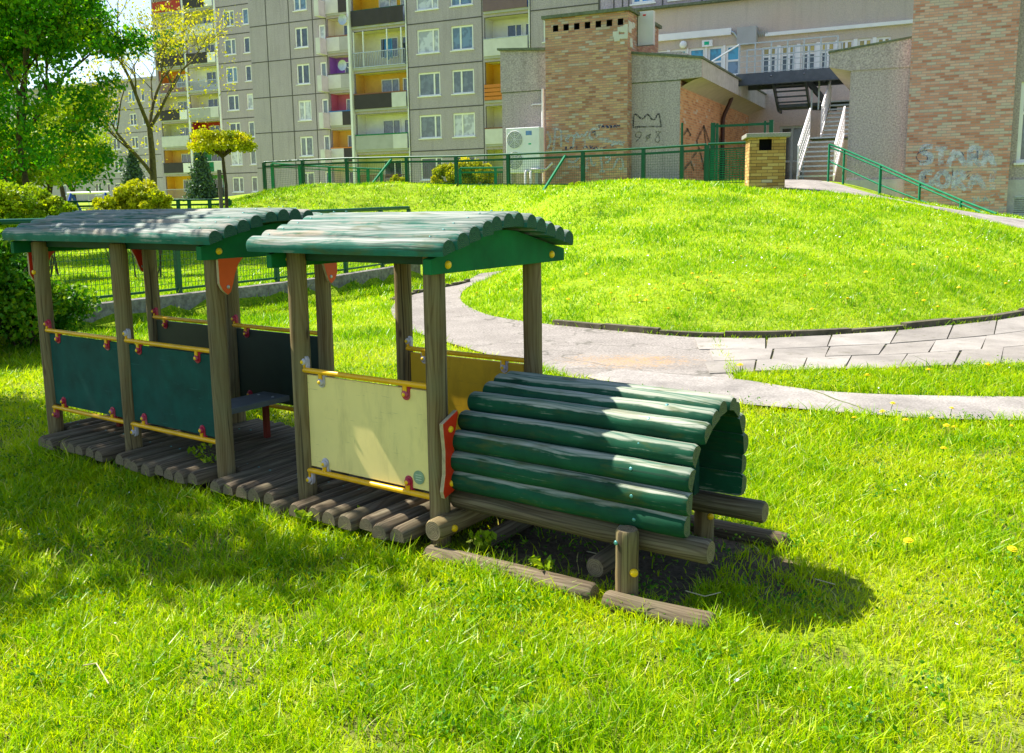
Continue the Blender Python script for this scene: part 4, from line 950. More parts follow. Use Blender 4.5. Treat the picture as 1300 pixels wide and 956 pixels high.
for k in range(n):                               # curved soffit from wall to fascia
    f0, f1 = k/n, (k+1)/n; x0, x1 = b+(c-b)*f0, b+(c-b)*f1; q0, q1 = zs-.5*(1-f0)**2*.5-.06*0, zs-.5*(1-f1)**2*.5
    q0 = zl-.25*(1-f0)**1.6; q1 = zl-.25*(1-f1)**1.6
    mb.quad((x0, .09, q0), (x1, .09, q1), (x1, D, q1), (x0, D, q0)); 
mb.build('soffit', 'soffit', NB)
mb = MB(); mb.quad((a-.4, 0, zr0+.02), (c+.05, 0, zr1+.02), (c+.05, D, zr1+.02), (a-.4, D, zr0+.02)); mb.box(a, c+.04, -.08, .02, zr1-.0, zr1+.05) if False else None
mb.prism([(a, zr0-.005), (c+.05, zr1-.0), (c+.05, zr1+.07), (a, zr0+.07)], (0, -.09, 0), (1, 0, 0), (0, 0, 1), (0, .2, 0)); mb.box(c-.05, c+.05, .112, D, zr1, zr1+.06)
mb.build('middle_wing_roof', 'roofedge', NB)
# downpipe
pc = b+.10
mb = MB(); ym = g1+.25
mb.tube([(c-.28, ym, zl+.25), (c-.30, ym, zl-.10), (b+.32, ym, zl-.28), (pc+.06, ym, zl-.62), (pc, ym, zl-.8), (pc, ym, ZB+2.3)], .075, 10, 0); mb.tube([(pc, ym, ZB+2.35), (pc, ym, ZB)], .11, 10, 1); mb.build('downpipe', ['pipe', 'pipegreen'], NB)
# recess wall at the back with door
TB = D; a, b2 = b-.2, sq(1090, 150, TB)
da, db = sq(989, 190, TB), sq(1022, 190, TB); dz = zq(1000, 160, TB)
zg = zq(1000, 104, TB)
mb = MB(); wall(mb, a, b2+2, ZB, zg+.4, TB, [(da, db, ZB+.9, dz, 0)], .2); mb.build('back_wall', 'pebble3', NB)
window(NB, da, db, ZB+.9, dz, TB+.15, (.48,), 'glass', 'back_door', w=.10, fm='steel', sill=False, transom=.45)
# upper storey
TU = D+.25; zu = zq(900, 5, TU); ztop = 16.
def U(px, py): return A(px, py, TU)
wa = [(U(q, 70)[0], U(q+w, 70)[0]) for q, w in ((828, 19), (851, 21), (874, 21), (898, 20), (921, 19))]
wz0, wz1 = U(880, 100)[1], U(880, 61)[1]
wb = [(U(q, 70)[0], U(q+w, 70)[0]) for q, w in ((967, 19), (991, 20), (1016, 20), (1041, 19), (1064, 19), (1088, 19), (1112, 18))]
bz0, bz1 = U(1010, 96)[1], U(1010, 56)[1]
holes = [(x0, x1, wz0, wz1, 0) for x0, x1 in wa]+[(x0, x1, bz0, bz1, 0) for x0, x1 in wb]
mb = MB(); wall(mb, U(700, 70)[0], U(1290, 70)[0], zg+.35, zu, TU, holes, .2); mb.build('upper_wall', 'pebble3', NB)
for x0, x1 in wa: window(NB, x0, x1, wz0, wz1, TU+.12, (), 'glass3', w=.10, sill=False, transom=.5, top='blueblind')
for x0, x1 in wb: window(NB, x0, x1, bz0, bz1, TU+.12, (.52,), 'glass', w=.085, sill=False, transom=.68, top='yellowblind')
for ww, q0, q1 in ((wa, wz0, wz1), (wb, bz0, bz1)):
    for x0, x1 in zip(ww[:-1], ww[1:]): mb = MB(); mb.box(x0[1], x1[0], TU-.02, TU-.001, q0, q1); mb.build('mullion_panel', 'whitepaint', NB)
# ledge and second row of windows above it
mb = MB(); mb.box(U(755, 15)[0], U(1290, 5)[0], TU-.25, TU+.3, zu, zu+.10); mb.build('ledge', 'roofedge', NB)
hs = []; 
for q in (800, 848, 897, 946, 1000, 1052, 1100): x0, x1 = U(q, 5)[0], U(q+30, 5)[0]; hs.append((x0, x1, zu+.35, zu+1.9, 0))
mb = MB(); wall(mb, U(760, 15)[0], U(1290, 5)[0], zu+.101, ztop, TU+.15, hs, .16); mb.box(U(760, 15)[0], U(1290, 5)[0], TU+.14, TU+8, ztop, ztop+.2)
for q in (760, 778, 789, 797, 840, 890): xx = U(q, 5)[0]; mb.box(xx-.03, xx+.03, TU+.135, TU+.15, zu+.12, ztop-.1, 1)
mb.build('top_storey_wall', ['pebble', 'joint'], NB)
for h in hs: window(NB, *h[:4], TU+.28, (.4,), 'blueblind2', w=.12, sill=True)
# white duct band, lamp, exit sign, cabinets
mb = MB(); p = [U(824, 50), U(929, 43)]; mb.box(p[0][0], p[1][0], TU-.16, TU-.001, p[0][1]-.14, p[0][1]+.14); p2 = [U(972, 43), U(1160, 30)]; mb.box(p2[0][0], p2[1][0], TU-.16, TU-.001, p2[0][1]-.12, p2[0][1]+.02); mb.build('white_conduit', 'whitepaint', NB)
mb = MB(); mb.tube([(p[1][0], TU-.1, p[0][1]), (p[1][0]+.15, TU-.12, p[0][1]-.1), (p[1][0]+.3, TU-.1, p[0][1]-.35), (p[1][0]+.5, TU-.1, p[0][1]-.4)], .05, 8); q = U(968, 43)
for k in range(5): mb.tube([(q[0]-.2+.09*k, TU-.1, q[1]-.12), (q[0]-.15+.09*k, TU-.2, q[1]+.1), (q[0]-.1+.09*k, TU-.1, q[1]-.12)], .025, 6)
mb.build('cable_bundle', 'steel', NB)
mb = MB(); x0, z1 = U(938, 37); x1, z0 = U(962, 56); mb.box(x0, x1, TU-.4, TU-.001, z0, z1); o = mb.build('cabinet', 'bgrey', NB); 
q = U(868, 57); mb = MB(); mb.sphere((q[0], TU-.1, q[1]), .17, 0, 12, (1, .6, 1)); mb.build('round_lamp', 'whitepaint', NB)
x0, z1 = U(892, 52); x1, z0 = U(905, 59); mb = MB(); mb.box(x0, x1, TU-.12, TU-.001, z0, z1); mb.box(x0+.10, x1-.14, TU-.125, TU-.12, z0+.07, z1-.06, 1); mb.build('exit_sign', ['whitepaint', 'exitgreen'], NB)
# right wing
T = 0; a, b = sq(1075.5), sq(1155); c = sq(1048.5)
z0l, z1r = zq(1048, 68), zq(1157, 48); zs = zq(1110, 88); zp = zq(1100, 228)
mb = MB(); mb.quad((a, 0, zp), (b, 0, zp), (b, 0, zs), (a, 0, zs)); mb.quad((a, 0, ZB), (a, 0, zs), (a, D, zs), (a, D, ZB))
mb.prism([(c, zq(1049, 86)), (a, zs), (b, zs), (b, z1r), (c, z0l)], (0, -.03, 0), (1, 0, 0), (0, 0, 1), (0, .14, 0)); mb.build('right_wing_wall', 'pebble2', NB)
mb = MB(); mb.quad((c, .11, zq(1049, 86)), (a, .11, zs), (a, D, zs), (c, D, zq(1049, 86))); mb.box(c, c+.1, .112, D, zq(1049, 86)+.01, z0l-.01); mb.build('right_soffit', 'soffit', NB)
mb = MB(); mb.prism([(c-.04, z0l), (b, z1r), (b, z1r+.05), (c-.04, z0l+.05)], (0, -.07, 0), (1, 0, 0), (0, 0, 1), (0, D, 0)); mb.build('right_wing_roof', 'roofedge', NB)
mb = MB(); mb.box(a-.04, b, -.05, .1, ZB-.3, zp); mb.build('plinth', 'plinth', NB)
# right brick tower
T = -.35; a, b = sq(1152.5, 150, T), sq(1289, 100, T)
mb = MB(); mb.box(a, b, T, 3, ZB-.6, 12.5); mb.build('right_brick_tower', 'brickR', NB)
TWR = (a, b)
# far right wall with window and vent grille
a = b; T = .0; wx0, wx1 = sq(1294.5, 140), sq(1350, 140); wz0, wz1 = zq(1297, 207), zq(1297, 104)
mb = MB(); e = sq(1420, 140); zp2 = zq(1290, 228); wall(mb, a-.1, e, zp2, 12., T, [(wx0, wx1, wz0, wz1, 0)], .2); mb.build('far_right_wall', 'pebble2', NB)
window(NB, wx0, wx1, wz0, wz1, T+.12, (.33, .66), 'glass2', w=.10, transom=.62)
vx0, vx1, vz0, vz1 = sq(1287, 260), sq(1318, 260), zq(1290, 272), zq(1290, 251)
mb = MB(); wall(mb, a-.1, e, ZB-.8, zp2, T-.05, [(vx0, vx1, vz0, vz1)], .2); mb.quad((a-.1, T-.05, zp2), (e, T-.05, zp2), (e, T, zp2), (a-.1, T, zp2)); mb.build('far_right_plinth', 'plinth', NB)
mb = MB(); mb.box(vx0, vx1, T-.07, T-.052, vz0-.04, vz0); mb.box(vx0, vx1, T-.07, T-.052, vz1, vz1+.04)
for k in range(8): z = vz0+(vz1-vz0)*(k+.2)/8; mb.box(vx0, vx1, T-.04, T+.02, z, z+.03)
mb.build('vent_grille', 'steel', NB)

# graffiti strokes on the walls (parts of the building)
def stroke(mb, P, w, t, m=0, closed=False):
    for k in range(len(P)-1):
        (x0, z0), (x1, z1) = P[k], P[k+1]; d = math.hypot(x1-x0, z1-z0) or 1e-6; nx_, nz_ = -(z1-z0)/d*w/2, (x1-x0)/d*w/2; ex, ez = (x1-x0)/d*w*.3, (z1-z0)/d*w*.3
        tt = t-.0006*(k % 3)
        mb.quad((x0-nx_-ex, tt, z0-nz_-ez), (x1-nx_+ex, tt, z1-nz_+ez), (x1+nx_+ex, tt, z1+nz_+ez), (x0+nx_-ex, tt, z0+nz_-ez), m)
def graffiti(name, strokes, T, mat, w, zc=200):
    mb = MB()
    for q, P in enumerate(strokes):
        P = [A(x, y, T) for x, y in P]
        if len(P) > 2: P = [tuple(p) for p in resample(chaikin(P, 2), max(8, len(P)*5))]
        P = [(x+random.uniform(-.004, .004), z+random.uniform(-.004, .004)) for x, z in P]
        stroke(mb, P, w, T-.004-.0021*(q % 5), 0)
    return mb.build(name, mat, NB)
for k_ in ('graf_white', 'graf_blue', 'graf_dark', 'graf_navy', 'graf_grey'):
    nt_ = M[k_].node_tree; g_ = G(nt_); o_ = [n for n in nt_.nodes if n.type == 'OUTPUT_MATERIAL'][0]; b_ = [n for n in nt_.nodes if n.type == 'BSDF_PRINCIPLED'][0]
    c_ = g_.coord('Object'); a_ = g_.ramp(g_.math('ADD', g_.noise(c_, 9., 4, .7), g_.math('MULTIPLY', g_.noise(g_.map(c_, (3., 3., 12.7)), 2., 2), .4)), [(.55, .05), (.85, .75)])
    ms_ = g_.n('MixShader', i0=a_, i1=g_.n('BsdfTransparent').outputs[0], i2=b_.outputs[0]); nt_.links.new(ms_.outputs[0], o_.inputs[0])
Z5 = lambda L, x0, y0, s: [[(x0+x/s, y0+y/s) for x, y in l] for l in L]
# white tag on the left tower, read from the enlarged photograph (scale 9.56 per pixel, origin 685,140)
g = Z5([[(95, 265), (130, 330), (130, 400), (95, 470)], [(165, 490), (180, 400), (190, 230)], [(165, 225), (270, 230), (262, 440)], [(190, 330), (260, 325)], [(300, 320), (370, 300), (360, 330), (310, 355), (350, 380)],
        [(405, 450), (420, 320), (450, 260), (480, 330)], [(380, 300), (440, 330), (500, 320)], [(510, 290), (540, 320), (585, 255)], [(545, 320), (550, 460)], [(720, 225), (610, 225), (605, 345), (660, 350), (715, 300)],
        [(700, 350), (790, 350), (840, 345)], [(800, 380), (900, 380), (1030, 385)], [(870, 420), (960, 400), (1020, 420)], [(345, 620), (420, 640), (490, 560)], [(350, 690), (480, 690)], [(580, 560), (570, 740)], [(620, 560), (640, 690), (690, 640)],
        [(740, 560), (770, 740), (720, 745), (790, 740)], [(800, 570), (860, 560), (850, 620), (800, 640)], [(900, 700), (940, 600), (1000, 560), (1020, 710), (960, 710)]], 685, 140, 9.56)
graffiti('white_graffiti', g, -.45, 'graf_white', .075)
g = Z5([[(720, 185), (725, 210)], [(720, 185), (745, 180)], [(755, 210), (770, 180), (785, 210)], [(800, 190), (830, 195), (810, 205), (840, 205)], [(855, 185), (885, 205), (860, 208)], [(900, 205), (915, 180), (935, 205)], [(940, 180), (955, 195), (975, 180)],
        [(310, 460), (330, 440), (320, 480)], [(370, 470), (385, 440), (400, 465)], [(450, 440), (455, 475)], [(530, 465), (560, 430), (590, 470)], [(610, 430), (625, 470), (640, 435)], [(650, 470), (690, 440), (710, 470)], [(740, 465), (750, 445)], [(770, 455), (815, 440)], [(640, 270), (680, 250), (670, 300)], [(860, 420), (900, 410), (890, 435)]], 685, 140, 9.56)
graffiti('navy_graffiti', g, -.45, 'graf_navy', .045)
g = Z5([[(880, 772), (880, 675), (938, 735), (962, 680), (1005, 745), (1035, 670), (1048, 768)], [(880, 772), (960, 768), (1048, 768)]], 620, 0, 4.78)
graffiti('crown_graffiti', g, 0, 'graf_dark', .055)
g = Z5([[(895, 860), (925, 830), (930, 800), (895, 805), (890, 830), (920, 835)], [(955, 860), (985, 800), (975, 850), (950, 830), (985, 815)], [(1045, 800), (1010, 795), (1045, 840), (1030, 870), (1005, 850), (1045, 800)]], 620, 0, 4.78)
graffiti('number_graffiti', g, 0, 'graf_grey', .035)
# bubble letters on the right tower: STARA GORA!  (scale 8.125, origin 1140,170)
fat = Z5([[(345, 130), (250, 130), (250, 200), (340, 210), (340, 290), (240, 300)], [(400, 150), (490, 150)], [(445, 150), (440, 310)], [(520, 320), (590, 140), (690, 320)], [(560, 250), (660, 250)], [(740, 320), (740, 140), (840, 150), (840, 220), (750, 230), (850, 320)], [(880, 320), (920, 140), (985, 320)], [(900, 250), (975, 250)],
          [(340, 400), (260, 390), (235, 460), (260, 540), (345, 530), (345, 470)], [(460, 390), (400, 430), (400, 520), (460, 560), (520, 520), (520, 430), (460, 390)], [(580, 570), (580, 390), (680, 400), (670, 460), (590, 480), (690, 570)], [(735, 570), (800, 390), (890, 570)], [(770, 500), (860, 500)], [(985, 385), (965, 480)], [(975, 535), (975, 560)]], 1140, 170, 8.125)
graffiti('pale_blue_graffiti', fat, -.35, 'graf_blue', .145)
g = Z5([[(300, 170), (220, 180), (180, 240), (230, 300), (310, 280), (300, 220), (250, 215)], [(590, 240), (610, 185), (670, 190), (680, 260)], [(820, 180), (820, 260)], [(560, 360), (565, 430)], [(720, 390), (750, 385)], [(700, 450), (735, 420)], [(255, 440), (275, 430), (285, 460)]], 1140, 170, 8.125)
graffiti('dark_graffiti_lines', g, -.35, 'graf_navy', .03)
g = Z5([[(770, 660), (800, 690), (770, 710)], [(830, 650), (820, 700), (860, 690)], [(880, 700), (900, 640), (930, 700)], [(960, 640), (1000, 620)], [(930, 740), (990, 700)], [(1040, 620), (1060, 660)], [(1080, 770), (1100, 765)]], 1140, 170, 8.125)
graffiti('small_white_graffiti', g, -.35, 'graf_white', .05)
# black spiky piece on the brick side wall (plane x = const), drawn in local (y, z)
mb = MB(); bx = sq(862.5)+.006
def sidept(px, py):
    r = ray(px, py); k = (bx+NB.x*NB.c+NB.y*NB.s)/(r[0]*NB.c+r[1]*NB.s); return (-(r[0]*k-NB.x)*NB.s+(r[1]*k-NB.y)*NB.c, r[2]*k+H)
for L_ in ([(884, 178), (893, 160), (896, 190), (892, 215)], [(884, 180), (890, 200), (894, 218)], [(893, 160), (902, 186)], [(868, 170), (872, 164), (876, 172)], [(878, 200), (886, 190)], [(905, 176), (914, 182), (910, 168)], [(868, 215), (876, 205), (880, 216)]):
    P = [sidept(*p) for p in L_]
    for k in range(len(P)-1): mb.bar((bx, P[k][0], P[k][1]), (bx, P[k+1][0], P[k+1][1]), .07, .07)
mb.build('black_graffiti', 'graf_dark', NB)

# ---- separate fittings on the building
def nbthing(name, mats, mb, label, cat, bevel=0, group=None):
    o = mb.build(name, mats); o.location = (NB.x, NB.y, 0); o.rotation_euler = (0, 0, PHI); return tag(o, label, cat, group)
x0, z1 = A(805, 15, -.1); x1, z0 = A(817, 58, -.1)
mb = MB(); mb.box(TWL[1]+.03, TWL[1]+.55, .5, .7, zq(811, 58, .5), zq(811, 15, .5)); mb.box(TWL[1]+.2, TWL[1]+.30, .49, .5, zq(811, 21, .5), zq(811, 19, .5), 1)
nbthing('meter_cabinet', ['blight', 'red'], mb, 'tall pale grey cabinet with red mark at the top corner of the left brick tower', 'cabinet')
mb = MB(); xx = sq(692, 150, -.1)-.06; zt, zb = zq(692, 113, -.1), 2.2; mb.tube([(xx-.0, -.14, zt), (xx, -.14, zb), (xx-.1, -.16, zb-.12)], .05, 10); mb.tube([(xx, -.1, zq(678, 133)), (xx-.45, -.06, zq(678, 133)), (xx-.45, -.06, zq(678, 135))], .018, 6)
nbthing('drainpipe', 'whitepaint', mb, 'white drainpipe running down beside the left brick tower', 'drainpipe')
x0, z1 = A(642, 163, -1.); x1, z0 = A(685, 219, -1.)
AC = Frame('air_conditioner', *NB.world(x0, -1.), 2.0, PHI, 'large white outdoor air conditioner with two fans beside the brick tower', 'air conditioner')
W_ = x1-x0; mb = MB(); mb.box(0, W_, 0, .42, z0, z1); mb.build('casing', 'whitepaint', AC, None, .02)
for q in (.28, .74):
    zc = z0+(z1-z0)*q; r = W_*.235
    mb = MB(); n = 20; xc = W_*.27
    for rr in (r, r*.8, r*.6, r*.4, r*.2): mb.tube([(xc+rr*math.cos(2*PI*k/n), -.012, zc+rr*math.sin(2*PI*k/n)) for k in range(n+1)], .007, 4, 1, False)
    for k in range(8): mb.bar((xc, -.012, zc), (xc+r*math.cos(PI*k/4), -.012, zc+r*math.sin(PI*k/4)), .012, .012, 1)
    i = mb.add([(xc+r*math.cos(2*PI*k/n), -.003, zc+r*math.sin(2*PI*k/n)) for k in range(n)]); mb.face(range(i, i+n), 0); mb.build('fan_grille', ['bgrey', 'whitepaint'], AC)
mb = MB(); mb.box(W_*.6, W_*.78, -.004, -.001, z1-.26, z1-.12); mb.build('badge', 'blueblind2', AC)
mb = MB(); mb.box(W_*.68, W_*.76, -.004, -.001, z0+.62*(z1-z0), z0+.65*(z1-z0)); mb.build('badge', 'exitgreen', AC)
for q in (.1, .9): mb = MB(); mb.box(W_*q-.05, W_*q+.05, .02, .4, 1.7, z0); mb.build('stand', 'steel', AC)
mb = MB()
for q in (.62, .78): mb.tube([(W_*q, .05, z0+.12), (W_*q, -.12, z0+.0), (W_*q, -.12, 1.8)], .045, 8)
mb.tube([(W_*.78, -.1, z0+.1), (W_*1.2, 0, z0+.1), (W_*1.35, .1, z0+.3)], .04, 8); mb.build('pipe', 'blight', AC)

# ------------------------------------------------------------------ stairs and gangway
ST = Frame('steel_staircase', *NB.world(*(A(1012, 233, -.2)[0], -.2)), 2.0, PHI, 'galvanised outdoor steel staircase with white railings climbing to the upper doors', 'staircase')
# local x right, y away. find start so that first step sits at px 1012..1052
r = ray(1012, 234); k_ = 29.6/r[1]; sx, sy = r[0]*k_, 29.6; ST.e.location = (sx, sy, 2.0); ST.x, ST.y = sx, sy
def flight(x0, x1, y0, z0, n, rise, run, rail_l=True, rail_r=True, mats='tread'):
    for k in range(n):
        mb = MB(); z = z0+rise*(k+1); y = y0+run*k; mb.box(x0+.04, x1-.04, y, y+run+.02, z-.035, z); mb.box(x0+.04, x1-.04, y-.003, y+.003+.01, z-.05, z+.003, 1); mb.build('tread', ['tread', 'steel'], ST)
    L = [(x0, 1, rail_l), (x1, -1, rail_r)]
    for x, sg, rl in L:
        mb = MB(); mb.prism([(y0-.1, z0-.02), (y0+run*n, z0+rise*n-.16), (y0+run*n, z0+rise*n+.10), (y0-.1, z0+.16)], (x-.02, 0, 0), (0, 1, 0), (0, 0, 1), (.04, 0, 0)); mb.build('stringer', 'whitepaint' if mats == 'tread' else 'darksteel', ST)
        if rl:
            mb = MB(); ye, ze = y0+run*n, z0+rise*n
            mb.bar((x, y0, z0+rise+.95), (x, ye, ze+.98), .05, .05); mb.bar((x, y0, z0+.15), (x, y0, z0+rise+.95), .045); mb.bar((x, ye, ze), (x, ye, ze+.98), .045)
            m = int(run*n/.16)
            for j in range(1, m): 
                f = j/m; mb.bar((x, y0+(ye-y0)*f, z0+rise*.6+(ze-z0)*f), (x, y0+(ye-y0)*f, z0+rise+.95+(ze-z0-rise+.03)*f), .014)
            for q in (.3, .55, .8): mb.bar((x, y0, z0+rise+.95*q), (x, ye, ze+.98*q), .014)
            mb.build('stair_railing', 'whitepaint', ST)
Wd = 1.12; n1 = 9; rs, rn = .168, .28
flight(0, Wd, 0, 2.08, n1, rs, rn)
zl = 2.08+n1*rs; yl = n1*rn
mb = MB(); mb.box(0, Wd+.3, yl, yl+.9, zl-.06, zl-.002); mb.build('landing', 'darksteel', ST)
flight(.28, Wd+.28, yl+.9, zl, 9, rs, rn)
z2 = zl+9*rs; y2 = yl+.9+9*rn
mb = MB(); mb.box(-1.6, Wd+.4, y2, y2+1.1, z2-.12, z2-.002); mb.bar((.28, y2+1.1, z2+1.), (Wd+2.2, y2+1.1, z2+1.), .05); mb.build('landing', 'darksteel', ST)
# return flight under the gangway, seen from below
zg1 = z2+1.05
for k in range(6):
    mb = MB(); z = z2+(zg1-z2)*(k+.5)/6; y = y2+.1-k*.27; mb.box(-1.62, -.55, y-.27, y+.0, z-.035, z); mb.build('tread', 'darksteel', ST)
for x in (-1.66, -.5):
    mb = MB(); mb.bar((x, y2+.2, z2-.1), (x, y2-1.55, zg1-.05), .06, .26); mb.bar((x, y2+.2, z2-.12), (x+.9*(x > -1), y2+1.0, z2-.14), .06, .24); mb.build('stringer', 'darksteel', ST)
mb = MB(); mb.bar((-.5, y2-.6, zg1-.3), (.1, y2+.1, z2+.0), .08, .22); mb.build('brace', 'darksteel', ST)
for x, y in ((-.35, y2-.4), (-.1, y2-.4)): mb = MB(); mb.bar((x, y, z2-.3), (x, y, zg1), .06); mb.build('support_post', 'steel', ST)
# gangway from roof to roof
tg = 6.0; gx0, gz = A(938, 95, tg); gx1 = A(1062, 100, tg)[0]
GW = Frame('gangway', *NB.world(gx0, tg), 2.0, PHI, 'dark steel footbridge with white railings joining the two roofs above the stairs', 'footbridge')
L_ = gx1-gx0; mb = MB(); mb.box(-.1, L_+.3, 0, 1.5, gz-.05, gz); mb.build('deck', 'tread', GW)
for y in (-.03, 1.5): mb = MB(); mb.box(-.1, L_+.3, y, y+.05, gz-.42, gz+.02); mb.box(-.1, L_+.3, y-.04, y, gz-.40, gz-.37, 0); mb.build('side_beam', 'darksteel', GW)
for k in range(7): mb = MB(); x = L_*k/6; mb.box(x, x+.06, .03, 1.49, gz-.3, gz-.055); mb.build('cross_beam', 'darksteel', GW)
for y in (.02, 1.48):
    mb = MB(); mb.bar((.0, y, gz+1.1), (L_, y, gz+1.1), .045)
    for q in (.25, .45, .65, .85): mb.bar((0, y, gz+q), (L_, y, gz+q), .02)
    for k in range(7): mb.bar((L_*k/6, y, gz), (L_*k/6, y, gz+1.1), .05)
    mb.build('railing', 'steel', GW)
mb = MB(); mb.bar((-2.4, 1.5, gz+.25), (0, .02, gz+1.1), .05); mb.bar((-2.4, 1.5, gz-.3), (-2.4, 1.5, gz+.25), .05); mb.bar((-1.2, .75, gz-.4), (-1.2, .75, gz+.68), .04); mb.build('ramp_railing', 'steel', GW)

# ventilation shaft of yellow brick
d = 24.4; pL = at_d(947, 240, d); q = at_d(948, 243, d)
VS = Frame('ventilation_shaft', *at_d(970, 243, d)[:2], 1.6, R(-8), 'square yellow brick ventilation shaft with a dark opening under its flat concrete cap', 'ventilation shaft')
w = .46; zt = at_d(970, 176, d)[2]; mb = MB(); h_ = [(-w+.24, w-.36, zt-.33, zt-.04, 0)]
wall(mb, -w, w, 1.2, zt, -w, h_, .25, 0, 1); mb.quad((-w+.24, -w+.25, zt-.33), (w-.36, -w+.25, zt-.33), (w-.36, -w+.25, zt-.04), (-w+.24, -w+.25, zt-.04), 1)
mb.quad((w, -w, 1.2), (w, w, 1.2), (w, w, zt), (w, -w, zt)); mb.quad((-w, -w, 1.2), (-w, -w, zt), (-w, w, zt), (-w, w, 1.2)); mb.quad((-w, w, 1.2), (-w, w, zt), (w, w, zt), (w, w, 1.2))
mb.box(w-.01, w+.004, -.30, .05, zt-.36, zt-.04, 1); mb.build('brick_body', ['brickY', 'black'], VS)
mb = MB(); mb.box(-w-.1, w+.1, -w-.1, w+.1, zt, zt+.11); mb.build('cap_slab', 'concrete', VS, None, .015)

# ------------------------------------------------------------------ fences
def fence(name, P, ztop, zbot, label, cat='fence', posts=None, double=True, meshp=True, mat='fence', pr=.10, mesh_h=None, cell=(.07, .07), braces=(), group=None):
    """P: list of ground points (x, y); ztop list of top heights; posts at each P"""
    x0, y0 = P[0]; ang = math.atan2(P[-1][1]-y0, P[-1][0]-x0)
    fr = Frame(name, x0, y0, zbot[0]-.1, ang, label, cat, group)
    loc = lambda x, y: ((x-x0)*fr.c+(y-y0)*fr.s, -(x-x0)*fr.s+(y-y0)*fr.c)
    Q = [loc(*p) for p in P]
    for (a, b), zt, zb in zip(Q, ztop, zbot):
        mb = MB(); mb.box(a-pr/2, a+pr/2, b-pr/2, b+pr/2, zb-.25, zt-.02); mb.build('fence_post', mat, fr)
    for (p, q, t0_, t1_) in zip(Q[:-1], Q[1:], ztop[:-1], ztop[1:]):
        mb = MB(); mb.tube([(*p, t0_), (*q, t1_)], .034, 8); mb.build('top_rail', mat, fr)
        if double: mb = MB(); mb.bar((*p, t0_-.14), (*q, t1_-.14), .04, .035); mb.build('middle_rail', mat, fr)
    if meshp:
        for (p, q, t0_, t1_, b0, b1) in zip(Q[:-1], Q[1:], ztop[:-1], ztop[1:], zbot[:-1], zbot[1:]):
            mb = MB(); L = math.hypot(q[0]-p[0], q[1]-p[1]); nv = max(2, int(L/cell[0])); nh = max(2, int((t0_-b0-.25)/cell[1]))
            lo0, lo1, hi0, hi1 = b0+.08, b1+.08, t0_-.17, t1_-.17
            for k in range(nv+1):
                f = k/nv; x = p[0]+(q[0]-p[0])*f; y = p[1]+(q[1]-p[1])*f; mb.bar((x, y, lo0+(lo1-lo0)*f), (x, y, hi0+(hi1-hi0)*f), .0045, .0045)
            for k in range(nh+1):
                f = k/nh; mb.bar((*p, lo0+(hi0-lo0)*f), (*q, lo1+(hi1-lo1)*f), .005 if 0 < k < nh else .03, .005 if 0 < k < nh else .03)
            mb.build('mesh_panel', mat, fr)
    for (x, y, zt, zb, ox, oy) in braces:
        a, b = loc(x, y); mb = MB(); mb.bar((a, b, zt), (a+ox, b+oy, zb), .06, .06); mb.build('brace', 'fencelight', fr)
    return fr
pts = []; zt = []; zb = []
for px, top in ((335, 206), (384, 203.5), (440, 201), (516, 199.5), (579, 198.5), (645, 196), (740, 192), (817, 188.5), (866, 185.5), (897, 183.5)):
    x, y, z = at_d(px, top, FD(px)); pts.append((x, y)); zt.append(z); zb.append(hz(x, y))
br = []
for px, top in ((497, 200), (718, 195)):
    x, y, z = at_d(px, top, FD(px)); br.append((x, y, z-.05, hz(x, y)-.15, -.35, -1.0))
fence('mesh_fence', pts, zt, zb, 'long green metal mesh fence with leaning braces along the crest of the mound', braces=br)
# gate panel: horizontal bars, between fence end and the shaft
pts = []; zt = []; zb = []
for px, top in ((899, 183), (950, 181)):
    x, y, z = at_d(px, top, FD(px)-.2); pts.append((x, y)); zt.append(z); zb.append(z-1.15)
fr = fence('fence_gate', pts, zt, zb, 'green gate panel with closely spaced horizontal bars left of the brick shaft', 'gate', double=True, meshp=False, mat='fence', pr=.09)
mb = MB(); L = math.hypot(pts[1][0]-pts[0][0], pts[1][1]-pts[0][1])
for k in range(15): mb.box(.05, L-.05, -.012, .012, zb[0]+.06+k*.063, zb[0]+.082+k*.063)
for k in range(12): mb.box(.05+(L-.1)*k/11, .065+(L-.1)*k/11, .013, .020, zb[0]+.06, zb[0]+.98)
mb.build('bar_panel', 'fencelight', fr)
# taller goal-like frame behind
fr = Frame('gate_frame', *at_d(901, 230, 28.5)[:2], 1.9, PHI*1.0, 'tall green gate frame behind the gate panel, in front of the brick side wall', 'gate frame')
x0 = 0; L = (at_d(968, 200, 28.5)[0]-at_d(901, 200, 28.5)[0])/math.cos(PHI)*.97; ztp = at_d(901, 156, 28.5)[2]
for x, w in ((0, .13), (.16, .07), (L-.15, .06), (L, .12)): mb = MB(); mb.box(x, x+w, 0, .1, 1.8, ztp if w > .1 else ztp-.02); mb.build('upright', 'fence', fr)
mb = MB(); mb.box(.13, L, .02, .08, ztp-.14, ztp-.07); mb.build('crossbar', 'fence', fr)
x, y, _ = at_d(865.5, 200, 27.2); mb = MB(); mb.box(-.03, .03, -.03, .03, 1.8-2, at_d(865, 156, 27.2)[2]-2); o = mb.build('fence_pole', 'fence'); o.location = (x, y, 2.); tag(o, 'thin tall green pole standing at the corner of the brick side wall', 'pole')
